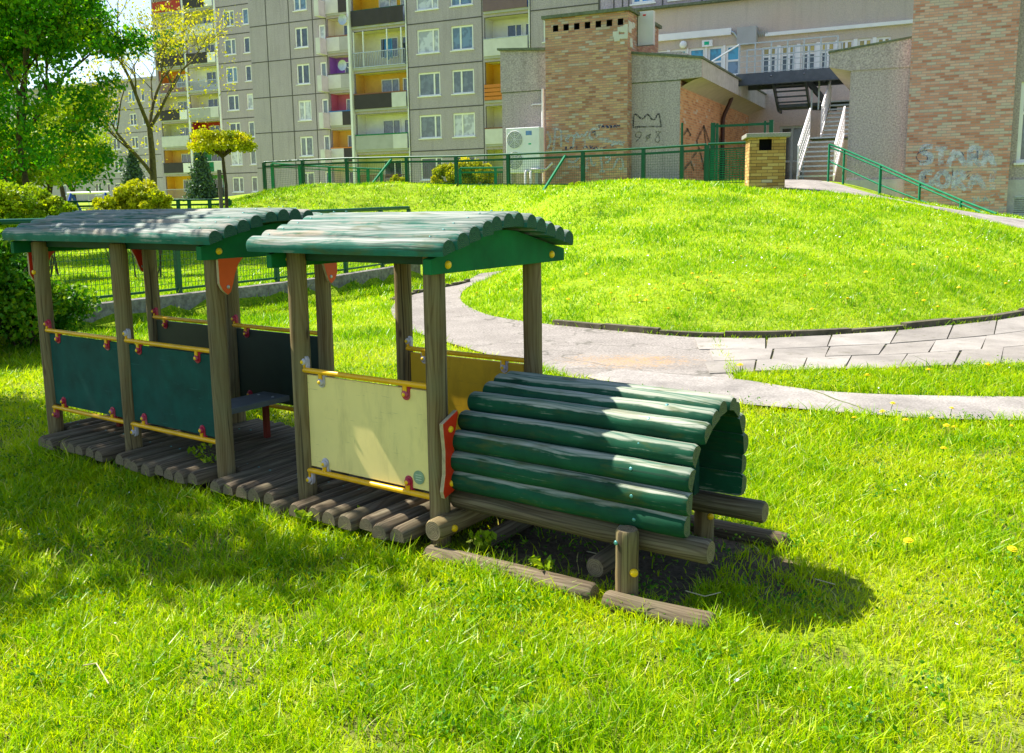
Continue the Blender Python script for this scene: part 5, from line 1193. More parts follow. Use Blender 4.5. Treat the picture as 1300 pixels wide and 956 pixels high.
# lower fences beyond the crest
pts = []; zt = []; zb = []
for px, top in ((345, 207.5), (380, 209.5), (418, 212), (455, 213.5), (467, 214), (484, 214.5)):
    d = 40-(px-345)*.01; x, y, z = at_d(px, top, d); pts.append((x, y)); zt.append(z); zb.append(2.1)
fence('lower_fence', pts, zt, zb, 'paler green fence beyond the crest, left of the leaning brace', mat='fencelight', meshp=False)
pts = []; zt = []; zb = []
for px, top in ((584, 213.5), (629, 213), (640, 213)):
    x, y, z = at_d(px, top, 33); pts.append((x, y)); zt.append(z); zb.append(2.1)
fence('lower_fence', pts, zt, zb, 'short pale green mesh fence in front of the round lime bush behind the crest', mat='fencelight', cell=(.12, .12))
# playground fence behind the garden wall
W5 = resample(WALL, 60); 
def offs(i, d): 
    a = W5[max(i-1, 0)]; b = W5[min(i+1, 59)]; t = (b-a)/np.hypot(*(b-a)); return (W5[i][0]-t[1]*d, W5[i][1]+t[0]*d)
pp = [offs(i, .22) for i in (0, 10, 22, 33, 44, 52, 59)]
fence('mesh_fence', pp, [1.37, 1.37, 1.38, 1.40, 1.415, 1.43, 1.44], [.34]*7, 'green mesh fence standing just behind the stained concrete garden wall', cell=(.055, .075), pr=.06)
# far playground fence
pts = [at_d(px, 255, 30)[:2] for px in (60, 95, 130, 165, 205, 226, 240, 266, 292)]
fence('playground_fence', pts, [at_d(200, 254.5, 30)[2]]*9, [.55]*9, 'far green fence of the small playground below the grey-green spruce', double=True, cell=(.12, .12))
# garden wall
mb = MB(); n = 60
for i in range(n-1):
    a, b = W5[i], W5[i+1]; ta = offs(i, .16); tb = offs(i+1, .16); g0 = .0
    P = [(*a, -.1), (*b, -.1), (*tb, -.1), (*ta, -.1), (*a, .365), (*b, .365), (*tb, .365), (*ta, .365)]
    i0 = mb.add(P)
    for f in ((0, 1, 5, 4), (2, 3, 7, 6), (4, 5, 6, 7)): mb.face([i0+k for k in f])
    if i == n-2: mb.face([i0+k for k in (1, 2, 6, 5)])
tag(mb.build('garden_wall', 'wallconc'), 'low stained concrete retaining wall behind the train', 'wall')
# ramp handrail
pts3 = [at_d(1053, 183, 27.2), at_d(1072, 190, 26.9), at_d(1118, 209.5, 25.6), at_d(1168, 232, 24.3), at_d(1220, 254, 23.), at_d(1265, 271.5, 22.)]
HR = Frame('ramp_handrail', *pts3[0][:2], 2., 0, 'sloping green double handrail beside the walkway at the right', 'handrail')
lp = [(p[0]-HR.x, p[1]-HR.y, p[2]) for p in pts3]
mb = MB(); mb.tube(lp, .028, 8); mb.build('top_rail', 'fencelight', HR)
mb = MB(); mb.tube([(x, y, z-.09) for x, y, z in lp[:-1]]+[(lp[-1][0]-.2, lp[-1][1]+.05, lp[-1][2]-.02)], .024, 8); mb.build('second_rail', 'fencelight', HR)
mb = MB(); q = [at_d(1053, 205, 27.2), at_d(1118, 235, 25.6), at_d(1180, 259, 24.0)]; mb.tube([(p[0]-HR.x, p[1]-HR.y, p[2]) for p in q], .022, 8); mb.build('lower_rail', 'fencelight', HR)
for k, p in enumerate(pts3[:-1]):
    x, y, z = p; g0 = hz(x, y); mb = MB(); mb.box(x-HR.x-.025, x-HR.x+.025, y-HR.y-.025, y-HR.y+.025, g0-.1, z); mb.build('post', 'fencelight', HR)
p = at_d(1123, 212, 25.7); mb = MB(); mb.box(p[0]-HR.x-.02, p[0]-HR.x+.02, p[1]-HR.y+.2, p[1]-HR.y+.24, hz(p[0], p[1])-.1, p[2]); mb.build('post', 'fencelight', HR)

# ------------------------------------------------------------------ playground bits in the distance
sw = Frame('swing_frame', *at_d(118, 262, 38)[:2], .8, R(-20), 'blue A-frame swing with a yellow seat, far left between trees and lime bush', 'swing')
for x in (-1.1, .75):
    for y in (-.7, .7): mb = MB(); mb.tube([(x+(.25 if y > 0 else -.05), y, .5), (x, 0, 2.15)], .06, 8); mb.build('leg', 'bluepaint', sw)
mb = MB(); mb.tube([(-1.3, 0, 2.17), (.9, 0, 2.17)], .05, 8); mb.build('crossbar', 'whitepaint', sw)
mb = MB(); mb.box(-.25, .35, -.15, .15, 1.15, 1.5); mb.build('swing_seat', 'cap', sw)
for x in (-.2, .3): mb = MB(); mb.bar((x, 0, 1.5), (x, 0, 2.15), .02); mb.build('chain', 'steel', sw)
pc = Frame('play_equipment', *at_d(238, 268, 33)[:2], .7, R(-15), 'small yellow and red play panels behind the far playground fence', 'play equipment')
for k, (x, w, m_, h) in enumerate(((-.9, .5, 'cap', .75), (-.2, .35, 'whitepaint', .6), (.35, .6, 'red', .55), (1.05, .5, 'cap', .5))):
    mb = MB(); mb.box(x, x+w, 0, .05, .75, .75+h); mb.build('panel', m_, pc)
    for q in (x, x+w): mb = MB(); mb.box(q-.03, q+.03, .06, .12, .5, .8+h); mb.build('leg', 'red' if k % 2 else 'fence', pc)

# ------------------------------------------------------------------ vegetation
def leaf_quads(C, size, r, droop=0., flat=.0):
    n = len(C); nrm = r.normal(size=(n, 3)); nrm[:, 2] = nrm[:, 2]*.8+flat; nrm /= np.linalg.norm(nrm, axis=1)[:, None]
    t = r.normal(size=(n, 3)); t[:, 2] -= droop; t -= nrm*(t*nrm).sum(1)[:, None]; t /= np.linalg.norm(t, axis=1)[:, None]; b = np.cross(nrm, t)
    s_ = (size*r.uniform(.6, 1.3, n))[:, None]
    V = np.stack([C-t*s_*.5, C+b*s_*.32+t*s_*.02, C+t*s_*.55+nrm*s_*.1, C-b*s_*.32+t*s_*.02], 1).reshape(-1, 3)
    return V, np.arange(n*4).reshape(n, 4)
def clumps(centers, radii, per, size, r, zs=.75, hollow=.0):
    C = []; T = []
    for c, rad in zip(centers, radii):
        p = r.normal(size=(per, 3)); p /= np.linalg.norm(p, axis=1)[:, None]; p *= (r.uniform(hollow, 1, per)**(.45))[:, None]*rad; p[:, 2] *= zs
        C.append(p+c); T.append(np.clip(r.normal(.45, .18)+r.normal(0, .16, per), 0, 1))
    return np.concatenate(C), np.concatenate(T)
def branchy(base, h, r0, seed, spread=.5, levels=4, kids=3, first=.35, lean=(0, 0), up=.35, shrink=.68, crook=.12, rk=.58):
    """recursive limbs; returns tubes and end points"""
    rn = random.Random(seed); tubes = []; tips = []
    def grow(p, d, L, rad, lev):
        pts = [p]; q = Vector(p); dd = Vector(d); n = 4
        for k in range(n):
            dd = (dd+Vector((rn.uniform(-1, 1), rn.uniform(-1, 1), rn.uniform(-.3, .6)*up))*crook).normalized(); q = q+dd*L/n; pts.append(q.copy())
        tubes.append((pts, [rad*(1-.42*k/n) for k in range(n+1)], lev))
        if lev >= levels: tips.append(pts[-1]); tips.append(pts[2]); return
        if lev >= 3: tips.append(pts[3])
        m = kids+(1 if rn.random() < .4 else 0)
        for k in range(m):
            a = 2*PI*(k+rn.random()*.7)/m; sp = spread*rn.uniform(.7, 1.25)
            side = Vector((math.cos(a), math.sin(a), 0)); nd = (dd+side*sp+Vector((0, 0, up*.3))).normalized()
            st = pts[-1] if k == 0 or lev == 0 and k < 2 else pts[rn.choice((2, 3, 4))]
            grow(st, nd, L*shrink*rn.uniform(.8, 1.15), rad*rk, lev+1)
    grow(Vector(base), Vector((lean[0], lean[1], 1)).normalized(), h*first, r0, 0)
    return tubes, tips
def make_tree(name, px, d, h, r0, seed, label, leafmat, lsize, per, crad, bark='bark', cat='tree', group=None, xy=None, extra=(), **kw):
    r = np.random.default_rng(seed); 
    if xy is None: xy = at_d(px, 258, d)[:2]
    zb = hz(*xy); fr = Frame(name, xy[0], xy[1], zb-.05, 0, label, cat, group)
    tubes, tips = branchy((0, 0, zb-.2), h, r0, seed, **kw)
    mb = MB(); mb2 = MB()
    for pts, rad, lev in tubes:
        (mb if lev == 0 else mb2).tube(pts, rad, 10 if lev == 0 else (7 if lev < 2 else 4), 0, lev == 0, None, .05 if lev == 0 else 0, lev)
    mb.build('trunk', bark, fr); mb2.build('limbs', bark, fr)
    C = np.array([tuple(t) for t in tips]); C[:, 2] -= zb-.05
    if len(extra): C = np.concatenate([C, np.array(extra, float)])
    P, T = clumps(C, np.full(len(C), crad)*r.uniform(.6, 1.3, len(C)), per, lsize, r)
    V, Fa = leaf_quads(P, lsize, r, .4)
    o = link(np_mesh('crown', V, Fa, leafmat, T), 'crown', fr.e); return fr
make_tree('broadleaf_tree', 38, 24, 9.0, .115, 11, 'dark green broadleaf tree with forked trunk rising above the hedge at far left', 'leaf_mid', .12, 120, .55, spread=.68, levels=4, kids=3, first=.36, shrink=.70, extra=[(random.uniform(-2.8, 2.3), random.uniform(-1.6, 1.6), random.uniform(2.0, 6.8)) for _ in range(105)])
make_tree('maple_tree', 190, 33, 11.3, .16, 23, 'sparsely leafed young maple with olive trunk and bare upper branches left of the yellow tree', 'leaf_yellow', .10, 3, .30, extra=[(3.9*math.cos(a)*q, 3.*math.sin(a)*q, 5.6+4.2*h_+random.uniform(-.5, .5)) for a, q, h_ in [(random.uniform(0, 6.283), random.uniform(.35, 1.)*(1-.35*abs(k/210-.5)), k/210*1.5-.75) for k in range(420)] for _r in (0, 1, 2) if abs(h_) < .9 or True], bark='barkgreen', spread=.66, levels=5, kids=3, first=.30, shrink=.70, crook=.15, rk=.47)
make_tree('thin_tree', 58, 30, 6.5, .11, 35, 'thin lime tree with slender trunk just right of the dark forked trunk', 'leaf_lime', .12, 80, .6, spread=.55, levels=3, kids=3, first=.36)
make_tree('lime_tree', -40, 32, 10, .16, 41, 'sunlit lime green tree behind the forked one, cut by the left edge', 'leaf_lime', .15, 90, .7, spread=.6, levels=3, kids=4, first=.3)
make_tree('lime_tree', 82, 52, 8.5, .15, 47, 'tallest of the distant pale lime trees right of the thin trunk', 'leaf_lime', .18, 90, .9, spread=.6, levels=3, kids=3, first=.26)
make_tree('shade_tree', 0, 0, 6.3, .12, 53, 'broad tree off to the left whose crown shades the rear carriage and lawn', 'leaf_mid', .11, 130, .50, xy=(-6.1, 6.2), spread=.85, levels=3, kids=4, first=.40, lean=(.15, -.02), shrink=.66)
make_tree('lime_tree', 8, 28, 6.2, .09, 58, 'low lime tree filling the gap left of the forked trunk', 'leaf_lime', .13, 90, .75, spread=.7, levels=3, kids=4, first=.24)
make_tree('lime_tree', 96, 46, 7.4, .10, 63, 'low spreading lime tree standing behind the blue swing', 'leaf_lime', .15, 80, .85, spread=.8, levels=3, kids=4, first=.24)
# round-headed tree with stake
x, y, _ = at_d(287, 258, 27); zb = hz(x, y); r = np.random.default_rng(61)
LT = Frame('round_headed_tree', x, y, zb, 0, 'small round-headed yellow tree on a slim staked trunk left of the mound', 'tree')
zc = at_d(285, 182, 27)[2]; mb = MB(); mb.tube([(0, 0, zb-.2), (.03, 0, zb+1), (-.02, 0, zc-.35)], [.06, .05, .045], 8); mb.build('trunk', 'bark', LT)
mb = MB(); mb.tube([(-.13, -.05, zb-.2), (-.13, -.05, zb+1.45)], .06, 8); mb.bar((-.13, -.05, zb+1.35), (.02, 0, zb+1.35), .03); mb.build('stake', 'stake', LT)
mb = MB(); C = []
for k in range(16):
    a = k*2.4; q = (.02+.75*math.cos(a)*random.uniform(.4, 1), .75*math.sin(a)*random.uniform(.4, 1), zc+random.uniform(-.2, .25)); mb.tube([(-.02, 0, zc-.4), (q[0]*.4, q[1]*.4, zc-.2), q], [.035, .02, .008], 5); C.append((q[0], q[1], q[2]-zb))
mb.build('limbs', 'bark', LT)
C += [(.9*math.cos(a)*w, .9*math.sin(a)*w, zc-zb+z_) for a in np.arange(0, 6.28, .55) for w, z_ in ((.85, -.08), (.5, .2))]
P, T = clumps(C, np.full(len(C), .27), 170, .1, r, .62); P[:, 2] = np.where(P[:, 2] < zc-zb-.33, zc-zb-.33+(P[:, 2]-(zc-zb-.33))*.2, P[:, 2])
V, Fa = leaf_quads(P, .085, r); link(np_mesh('crown', V, Fa, 'leaf_gold', T), 'crown', LT.e)

def spruce(px, d, h, rad, seed, label):
    r = np.random.default_rng(seed); x, y, _ = at_d(px, 258, d); zb = hz(x, y)
    fr = Frame('spruce_tree', x, y, zb, 0, label, 'spruce'); mb = MB(); mb.tube([(0, 0, zb-.2), (0, 0, zb+h*.96)], [.09, .02], 8); mb.build('trunk', 'bark', fr)
    C = []; T = []; mb = MB()
    for k in range(170):
        f = (k+.5)/170; z = h*(.04+.95*f); R_ = rad*(1-f)**.8*r.uniform(.75, 1.15)+.05; a = k*2.39996
        m = int(14+60*(1-f)); t = r.uniform(.15, 1, m)
        C.append(np.stack([np.cos(a)*R_*t+r.normal(0, .07, m), np.sin(a)*R_*t+r.normal(0, .07, m), z-.25*t*R_+r.normal(0, .05, m)], 1)); T.append(np.clip(r.normal(.5, .25, m), 0, 1))
        if k % 3 == 0: mb.tube([(0, 0, zb+z), (math.cos(a)*R_*.9, math.sin(a)*R_*.9, zb+z-.22*R_)], [.02, .008], 4)
    mb.build('limbs', 'bark', fr); V, Fa = leaf_quads(np.concatenate(C), .12, r, .2); link(np_mesh('crown', V, Fa, 'needle', np.concatenate(T)), 'crown', fr.e)
spruce(258, 42, 2.35, .8, 71, 'small grey-green spruce behind the trunk of the round-headed tree')
spruce(172, 44, 2.7, .85, 73, 'dark spruce half hidden behind the olive trunk of the bare maple')

def bush(name, C, R_, per, size, mat, seed, label, cat='bush', zs=.8, stems=18, group=None, hollow=.3):
    r = np.random.default_rng(seed); C = np.array(C, float); x, y = C[0][:2]; zb = hz(x, y)
    fr = Frame(name, x, y, zb, 0, label, cat, group); mb = MB(); rn = random.Random(seed)
    for k in range(stems):
        c = C[k % len(C)]; q = (c[0]-x+rn.uniform(-.7, .7)*R_[k % len(C)], c[1]-y+rn.uniform(-.7, .7)*R_[k % len(C)], c[2]+rn.uniform(-.3, .5)*R_[k % len(C)])
        b0 = (c[0]-x+rn.uniform(-.3, .3)*R_[k % len(C)], c[1]-y+rn.uniform(-.3, .3)*R_[k % len(C)], hz(c[0], c[1])-.05); mb.tube([b0, ((b0[0]+q[0])/2+rn.uniform(-.05, .05), (b0[1]+q[1])/2, (b0[2]+q[2])/2), q], [.014, .010, .004], 5)
    mb.build('stems', 'bark', fr)
    D = C-np.array([x, y, zb]); cc = []; rr = []
    for c, rad in zip(D, R_):     # sub-clumps over each lobe give an uneven outline
        for k in range(26):
            v = r.normal(size=3); v /= np.linalg.norm(v); cc.append(c+v*rad*np.array([1, 1, zs])*r.uniform(.45, .95)); rr.append(rad*r.uniform(.18, .42))
    P, T = clumps(cc, rr, per//26, size, r, .9, 0); P[:, 2] = np.maximum(P[:, 2], .03)
    V, Fa = leaf_quads(P, size, r); link(np_mesh('foliage', V, Fa, mat, T), 'foliage', fr.e); return fr
bush('hedge_bush', [(-5.35, 8.75, .85), (-5.9, 9.6, 1.0), (-6.8, 9.2, .95), (-7.9, 9.6, 1.0), (-5.1, 9.5, .6), (-6.2, 8.6, .7)], [.72, .75, .85, .95, .6, .75], 15000, .055, 'leaf_dark', 81, 'tall dark leafy bush at the left edge beside the rear of the train', zs=.9, stems=90)
bush('lime_bush', [at_d(145, 262, 17), at_d(178, 258, 17.3), at_d(192, 262, 17), at_d(138, 268, 17)], [.40, .52, .36, .22], 6500, .065, 'leaf_gold', 83, 'bright yellow-green bush behind the roof of the rear carriage', zs=.8)
bush('lime_bush', [at_d(25, 264, 17), at_d(62, 268, 17.5), at_d(-15, 260, 16.5)], [.52, .42, .6], 6500, .07, 'leaf_lime', 84, 'sunlit lime bush below the forked tree, above the dark hedge bush', zs=.8)
bush('clipped_bush', [at_d(600, 219, 35), at_d(562, 224, 35), at_d(617, 222, 35), at_d(584, 220, 35)], [.62, .5, .45, .55], 6500, .08, 'leaf_gold', 85, 'rounded bright lime bush behind the crest fence below the apartment windows', zs=.85)
bush('small_bush', [at_d(503, 230, 34), at_d(513, 231, 34)], [.28, .22], 1800, .07, 'leaf_gold', 86, 'small yellow bush behind the first leaning brace of the crest fence')
bush('small_bush', [at_d(735, 236, 27.3), at_d(727, 238, 27.2)], [.2, .16], 1600, .06, 'leaf_lime', 87, 'small weed clump at the foot of the second leaning brace', stems=6)
def weed(px, z, n, hgt_, seed, label, size=.035):
    x, y, _ = at_z(px[0], px[1], z); r = np.random.default_rng(seed); rn = random.Random(seed); fr = Frame('weed_plant', x, y, z, 0, label, 'plant'); mb = MB(); C = []
    for k in range(n):
        a = rn.uniform(0, 6.28); q = Vector((math.cos(a)*hgt_*rn.uniform(.2, .6), math.sin(a)*hgt_*rn.uniform(.2, .6), z+hgt_*rn.uniform(.6, 1)))
        mb.tube([(0, 0, z-.01), (q.x*.4, q.y*.4, z+(q.z-z)*.6), q], [.003, .002, .001], 4)
        for f in np.linspace(.35, 1.05, 7):
            for sd_ in (-1, 1): C.append((q.x*f+sd_*size*.5*math.sin(a), q.y*f-sd_*size*.5*math.cos(a), (q.z-z)*min(1, f+.1)))
    mb.build('stems', 'leaf_lime', fr); C = np.array(C); V, Fa = leaf_quads(C, size, r, 0, .8); link(np_mesh('leaves', V, Fa, 'leaf_lime', np.clip(r.normal(.4, .2, len(C)), 0, 1)), 'leaves', fr.e)
weed((272, 610), .06, 7, .19, 91, 'leafy seedling with paired leaves against the near front post of the carriage')
weed((470, 672), .06, 5, .10, 92, 'small pale weed beside the deck log ends below the yellow panel')
weed((612, 705), .06, 6, .12, 93, 'leafy weed growing by the left end of the ground log')
weed((395, 672), .06, 6, .10, 94, 'broad-leaved weed under the gap between carriage and locomotive', .045)
weed((690, 735), .06, 5, .10, 95, 'weed in the grass just in front of the ground log')

# ------------------------------------------------------------------ lawn
gr = np.random.default_rng(5)
TC, TS = math.cos(TH), math.sin(TH)
_T = np.random.default_rng(99).uniform(-1, 1, (256, 256))
def vnoise(x, y):
    xi = np.floor(x).astype(int); yi = np.floor(y).astype(int); fx = x-xi; fy = y-yi; fx = fx*fx*(3-2*fx); fy = fy*fy*(3-2*fy)
    T_ = lambda a, b: _T[a % 256, b % 256]
    return (T_(xi, yi)*(1-fx)+T_(xi+1, yi)*fx)*(1-fy)+(T_(xi, yi+1)*(1-fx)+T_(xi+1, yi+1)*fx)*fy
def lawn_zone(y0, y1, dens, w, h, double, ang=.98):
    area = ang*(y1*y1-y0*y0); n = int(area*dens)
    y = np.sqrt(gr.uniform(y0*y0, y1*y1, n)); x = gr.uniform(-ang, ang, n)*y
    keep = np.ones(n, bool)
    # ragged path edges
    jx = x+gr.normal(0, .03, n); jy = y+gr.normal(0, .03, n)
    for P in PATHPOLYS: keep &= ~inpoly(P, jx, jy)
    u = (x-TX)*TC+(y-TY)*TS; v = -(x-TX)*TS+(y-TY)*TC
    under = (u > -.1) & (u < 2.98) & (v > -.10) & (v < .80); keep &= ~under | (gr.random(n) < .06)
    soil = ((u > 3.0) & (u < 4.25) & (v > .02) & (v < .82)) | (((u-4.25)/.36)**2+((v-.48)/.36)**2 < 1)
    sp = np.where(u < 4.1, .035, np.clip(.12+.9*np.sin(u*17+np.sin(v*13)*2)*np.cos(v*19+1)+(((u-4.25)/.36)**2+((v-.48)/.36)**2)*.8, .12, 1)); keep &= ~soil | (gr.random(n) < sp)
    sdw = wall_side(x, y); keep &= ~((np.abs(sdw-.08) < .11) & (y < 18))
    keep &= ~((y > 25) & (x > 9))
    loc_t = (x-NB.x)*-NB.s+(y-NB.y)*NB.c; keep &= loc_t < -.6
    x, y, u, v, soil = x[keep], y[keep], u[keep], v[keep], soil[keep]; n = len(x)
    z = hgt(x, y)-.005
    patch = vnoise(x*1.3, y*1.3)+.6*vnoise(x*3.1+7, y*3.1); fine = vnoise(x*9+3, y*9)+.7*vnoise(x*21, y*21)
    bald = vnoise(x*2.2+31, y*2.2+11)+.5*vnoise(x*7+5, y*7+9)
    keepb = (bald > -.62) | (gr.random(n) < .35); x, y, u, v, z, patch, fine = [q[keepb] for q in (x, y, u, v, z, patch, fine)]; n = len(x)
    H_ = h*np.clip(gr.normal(1, .3, n), .35, 2.4)*np.clip(1+.30*patch+.32*fine, .45, 1.9)
    nearlog = ((v > -.30) & (v < -.10) & (u > -.1) & (u < 4.4)) | ((u > 4.25) & (u < 4.6) & (v > -.3) & (v < .9)); H_ = np.where(nearlog, H_*1.3, H_)
    tone = np.clip(.56+.16*(y < 9)-.17*patch-.12*fine+gr.normal(0, .17, n), 0, .88); straw = gr.random(n) < (.045+.10*(patch < -.5)); tone[straw] = gr.uniform(.9, 1, straw.sum())
    W_ = w*gr.uniform(.6, 1.5, n)
    a = gr.uniform(0, 2*PI, n); dx, dy = np.cos(a), np.sin(a); la = gr.uniform(0, 2*PI, n); ln = H_*gr.uniform(.1, 1.25, n); lx, ly = np.cos(la)*ln, np.sin(la)*ln
    b0 = np.stack([x, y, z], 1); side = np.stack([dx, dy, np.zeros(n)], 1)*W_[:, None]/2
    if double:
        mid = b0+np.stack([lx*.35, ly*.35, H_*.6], 1); tip = b0+np.stack([lx, ly, H_*.96], 1)
        V = np.stack([b0-side, b0+side, mid+side*.8, mid-side*.8, tip+side*.12, tip-side*.12], 1).reshape(-1, 3)
        i = np.arange(n)[:, None]*6; Fq = np.concatenate([i+np.array([[0, 1, 2, 3]]), i+np.array([[3, 2, 4, 5]])], 1).reshape(-1, 4); tn = np.repeat(tone, 2)
    else:
        tip = b0+np.stack([lx, ly, H_*.95], 1); V = np.stack([b0-side, b0+side, tip+side*.2, tip-side*.2], 1).reshape(-1, 3)
        Fq = np.arange(n*4).reshape(n, 4); tn = tone
    return V, Fq, tn
parts = [lawn_zone(1.5, 3.4, 15000, .0042, .040, True), lawn_zone(3.4, 5, 10000, .0052, .044, True), lawn_zone(5, 8, 4200, .0068, .050, True, .95), lawn_zone(8, 13, 2200, .010, .044, False, .86), lawn_zone(13, 20, 900, .016, .050, False, .76), lawn_zone(20, 33, 320, .026, .062, False, .66)]
off = 0; VV, FF, TT = [], [], []
for V, Fq, tn in parts: VV.append(V); FF.append(Fq+off); TT.append(tn); off += len(V)
tag(link(np_mesh('lawn_grass', np.concatenate(VV), np.concatenate(FF), 'grass', np.concatenate(TT)), 'lawn_grass'), 'bright green lawn grass with dry stalks growing on the ground and mound', 'grass', kind='stuff')
# broad-leaved ground weeds and clover in patches
cx = []; 
for k in range(420):
    yy = math.sqrt(random.uniform(1.8**2, 8**2)); xx = random.uniform(-.72, .72)*yy
    if any(inpoly(P, np.array([xx]), np.array([yy]))[0] for P in PATHPOLYS): continue
    u = (xx-TX)*TC+(yy-TY)*TS; v = -(xx-TX)*TS+(yy-TY)*TC
    if -.1 < u < 3 and -.12 < v < .82: continue
    m = random.randint(30, 110); s_ = random.uniform(.04, .14); cx.append(np.stack([xx+gr.normal(0, s_, m), yy+gr.normal(0, s_, m), np.zeros(m)], 1))
cx = np.concatenate(cx); cx[:, 2] = hgt(cx[:, 0], cx[:, 1])+gr.uniform(.015, .065, len(cx))
V, Fa = leaf_quads(cx, .016, gr, 0, 1.2); tag(link(np_mesh('clover', V, Fa, 'clover', np.clip(gr.normal(.4, .25, len(cx)), 0, 1)), 'clover'), 'low broad-leaved clover scattered through the near lawn', 'clover', kind='stuff')
# daisies: tiny white flecks, beyond counting
m = 1500; yy = np.sqrt(gr.uniform(9**2, 27**2, m)); xx = gr.uniform(-.12, .6, m)*yy; cl = vnoise(xx*.9+5, yy*.9) > -.1; xx, yy = xx[cl], yy[cl]
for P in PATHPOLYS: k_ = ~inpoly(P, xx, yy); xx, yy = xx[k_], yy[k_]
k_ = (-(xx-NB.x)*NB.s+(yy-NB.y)*NB.c) < -1.2; xx, yy = xx[k_], yy[k_]; Cd = np.stack([xx, yy, hgt(xx, yy)+.055], 1)
m = 260; y2_ = np.sqrt(gr.uniform(2.2**2, 8**2, m)); x2_ = gr.uniform(-.6, .6, m)*y2_; 
for P in PATHPOLYS: k_ = ~inpoly(P, x2_, y2_); x2_, y2_ = x2_[k_], y2_[k_]
u_ = (x2_-TX)*TC+(y2_-TY)*TS; v_ = -(x2_-TX)*TS+(y2_-TY)*TC; k_ = ~((u_ > -.2) & (u_ < 4.8) & (v_ > -.2) & (v_ < 1)); x2_, y2_ = x2_[k_], y2_[k_]
V, Fa = leaf_quads(np.concatenate([Cd]), .030, gr, 0, 3); V2, Fa2 = leaf_quads(np.stack([x2_, y2_, hgt(x2_, y2_)+.045], 1), .013, gr, 0, 2)
tag(link(np_mesh('daisies', np.concatenate([V, V2]), np.concatenate([Fa, Fa2+len(V)]), 'whitepaint'), 'daisies'), 'tiny white daisies scattered over the mound and lawn', 'daisies', kind='stuff')
# dandelions
def dandelion(fl, st_h, seed):
    fr = bpy.data.objects.new('dandelion', None); COL.objects.link(fr); fr.empty_display_size = .05
    mb = MB(); rn = random.Random(seed); mb.tube([(0, 0, -.01), (.004, 0, st_h*.5), (.002, .003, st_h)], .0016*max(1, fl/.03), 5); o = mb.build('stem', 'leaf_lime'); o.parent = fr
    mb = MB(); n = 14
    for ring, (rr, zz) in enumerate(((1, 0), (.72, .25), (.4, .42))):
        for k in range(n):
            a = 2*PI*(k+ring*.5)/n; w = .16; c0 = Vector((0, 0, st_h+fl*.1)); p = Vector((math.cos(a)*fl/2*rr, math.sin(a)*fl/2*rr, st_h+fl*zz*.5)); sd_ = Vector((-math.sin(a), math.cos(a), 0))*fl*w/2
            i = mb.add([c0, p-sd_, p+sd_]); mb.face((i, i+1, i+2))
    mb.dome((0, 0, st_h+fl*.12), fl*.25, (0, 0, 1), 0, 8, .5)
    o = mb.build('flower', 'dandelion'); o.parent = fr; return fr
protos = {}
def place_d(px, py, d=None, near=True):
    if d is None:                                  # march along the pixel's ray to the ground
        r = ray(px, py); t = 2.
        while t < 40 and r[2]*t+H > hz(r[0]*t, r[1]*t)+.03: t += .03
        x, y = r[0]*t, r[1]*t
    key = 'n' if near else 'f'
    if key not in protos: protos[key] = dandelion(.038, .075, 1) if near else dandelion(.055, .08, 2); o = protos[key]
    else: o = copy_tree(protos[key])
    o.location = (x, y, hz(x, y)); o.rotation_euler = (random.uniform(-.25, .25), random.uniform(-.25, .25), random.uniform(0, 6))
    if near: tag(o, 'yellow dandelion in the lawn in front of the paths, right of the locomotive', 'dandelion', 'dandelions in the near lawn')
    else: tag(o, 'yellow dandelion on the mound beyond the paths', 'dandelion', 'dandelions on the mound')
for p in [(1131, 520), (1123, 531), (1150, 542), (1204, 527), (1210, 552), (1285, 551), (1180, 541), (1153, 701), (1197, 581), (1281, 710), (1202, 549), (1085, 540)]: place_d(*p)
for p in [(878, 352), (885, 357), (905, 350), (897, 362), (870, 366), (912, 356), (776, 378), (800, 382), (810, 380), (821, 386), (900, 378), (1032, 398), (1022, 355), (1076, 385), (1202, 331), (1241, 343), (1265, 348), (1290, 340), (1165, 378), (1172, 387), (1218, 370), (702, 372), (605, 376), (642, 363), (655, 372), (985, 345), (960, 362), (930, 375), (1050, 366),
          (1100, 350), (1135, 360), (1250, 400), (1190, 395), (850, 398), (760, 392), (720, 385), (830, 372), (940, 330), (1000, 320), (1120, 315), (1180, 300), (1240, 320), (1275, 365), (1160, 340), (745, 352), (940, 470), (1250, 470), (1180, 478), (1100, 485)]: place_d(*p, near=False)
# dry twigs lying on the lawn
for L_, lb in (([(105, 845), (122, 842), (138, 868)], 'pale dry twig lying on the grass at the lower left'), ([(745, 700), (780, 708), (800, 712)], 'dry twig on the bare soil under the boiler'), ([(870, 750), (895, 757), (915, 752)], 'thin dry stalk on the shaded grass in front of the boiler'), ([(1035, 735), (1060, 742)], 'short dry stalk at the tip of the boiler shadow'), ([(1100, 690), (1105, 682), (1112, 676)], 'small pale twig on the sunlit grass right of the boiler')):
    P = [at_z(x, y, .10) for x, y in L_]; b0 = P[0]; mb = MB(); mb.tube([(p[0]-b0[0], p[1]-b0[1], .10) for p in P], .0022, 5); o = mb.build('twig', 'straw'); o.location = (b0[0], b0[1], 0); tag(o, lb, 'twig')
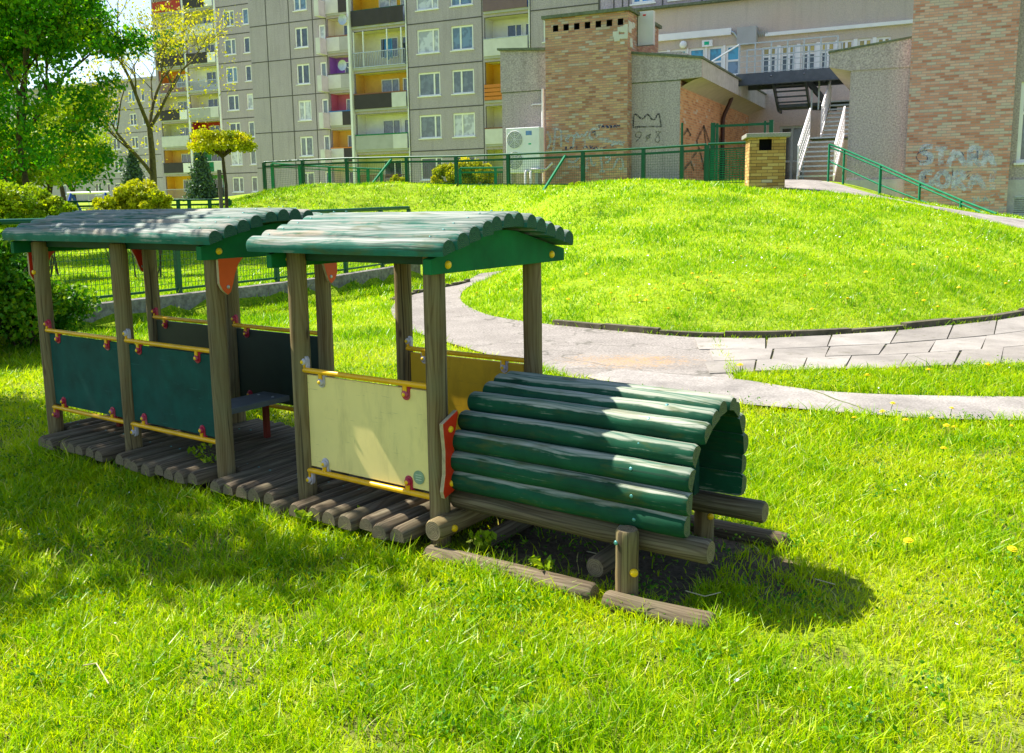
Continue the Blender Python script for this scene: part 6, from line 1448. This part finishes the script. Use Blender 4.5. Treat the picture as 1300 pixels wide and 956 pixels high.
# stone under the gap
x, y, _ = at_z(372, 655, .06); mb = MB(); mb.sphere((0, 0, .0), .055, 0, 10, (1.1, .8, .8)); 
mb.v = [(a*(1+random.uniform(-.12, .12)), b*(1+random.uniform(-.12, .12)), c*(1+random.uniform(-.12, .12))) for a, b, c in mb.v]; o = mb.build('stone', 'concrete'); o.location = (x, y, .06); tag(o, 'rough grey stone in the gap between carriage and locomotive', 'stone')

# ------------------------------------------------------------------ light, sky, camera
sd = Vector((-.686, .38, 1.)).normalized()
W = bpy.data.worlds.new('World'); SC.world = W; W.use_nodes = True; nt = W.node_tree; nt.nodes.clear()
sky = nt.nodes.new('ShaderNodeTexSky'); sky.sky_type = 'NISHITA'; sky.sun_disc = False; sky.sun_elevation = math.asin(sd.z); sky.sun_rotation = math.atan2(sd.x, sd.y)
sky.air_density = 1.; sky.dust_density = .7; sky.ozone_density = 1.
bg = nt.nodes.new('ShaderNodeBackground'); bg.inputs[1].default_value = .092; wo = nt.nodes.new('ShaderNodeOutputWorld'); nt.links.new(sky.outputs[0], bg.inputs[0]); nt.links.new(bg.outputs[0], wo.inputs[0])
L = bpy.data.lights.new('sun', 'SUN'); L.energy = 4.8; L.angle = R(.5); L.color = (1., .95, .86); lo = bpy.data.objects.new('sun', L); COL.objects.link(lo); lo.rotation_euler = sd.to_track_quat('Z', 'Y').to_euler()
cam = bpy.data.cameras.new('camera'); co = bpy.data.objects.new('camera', cam); COL.objects.link(co); SC.camera = co
cam.sensor_width = 36; cam.sensor_fit = 'HORIZONTAL'; cam.lens = 36*F/1300; cam.shift_y = -44.5/1300; cam.clip_start = .05; cam.clip_end = 3000
rt = Vector((CR, SR*SP, SR*CP)); up = Vector((-SR, CR*SP, CR*CP)); fw = rt.cross(up)*-1; mt = Matrix.Identity(4)
for i, v in enumerate((rt, up, -fw)): mt[0][i], mt[1][i], mt[2][i] = v
mt.translation = (0, 0, H); co.matrix_world = mt
vs = SC.view_settings; vs.view_transform = 'Standard'; vs.look = 'None'; vs.exposure = 1.3; vs.gamma = 1.; vs.use_curve_mapping = False
SC.render.engine = 'CYCLES'; SC.cycles.use_denoising = True; SC.cycles.max_bounces = 6
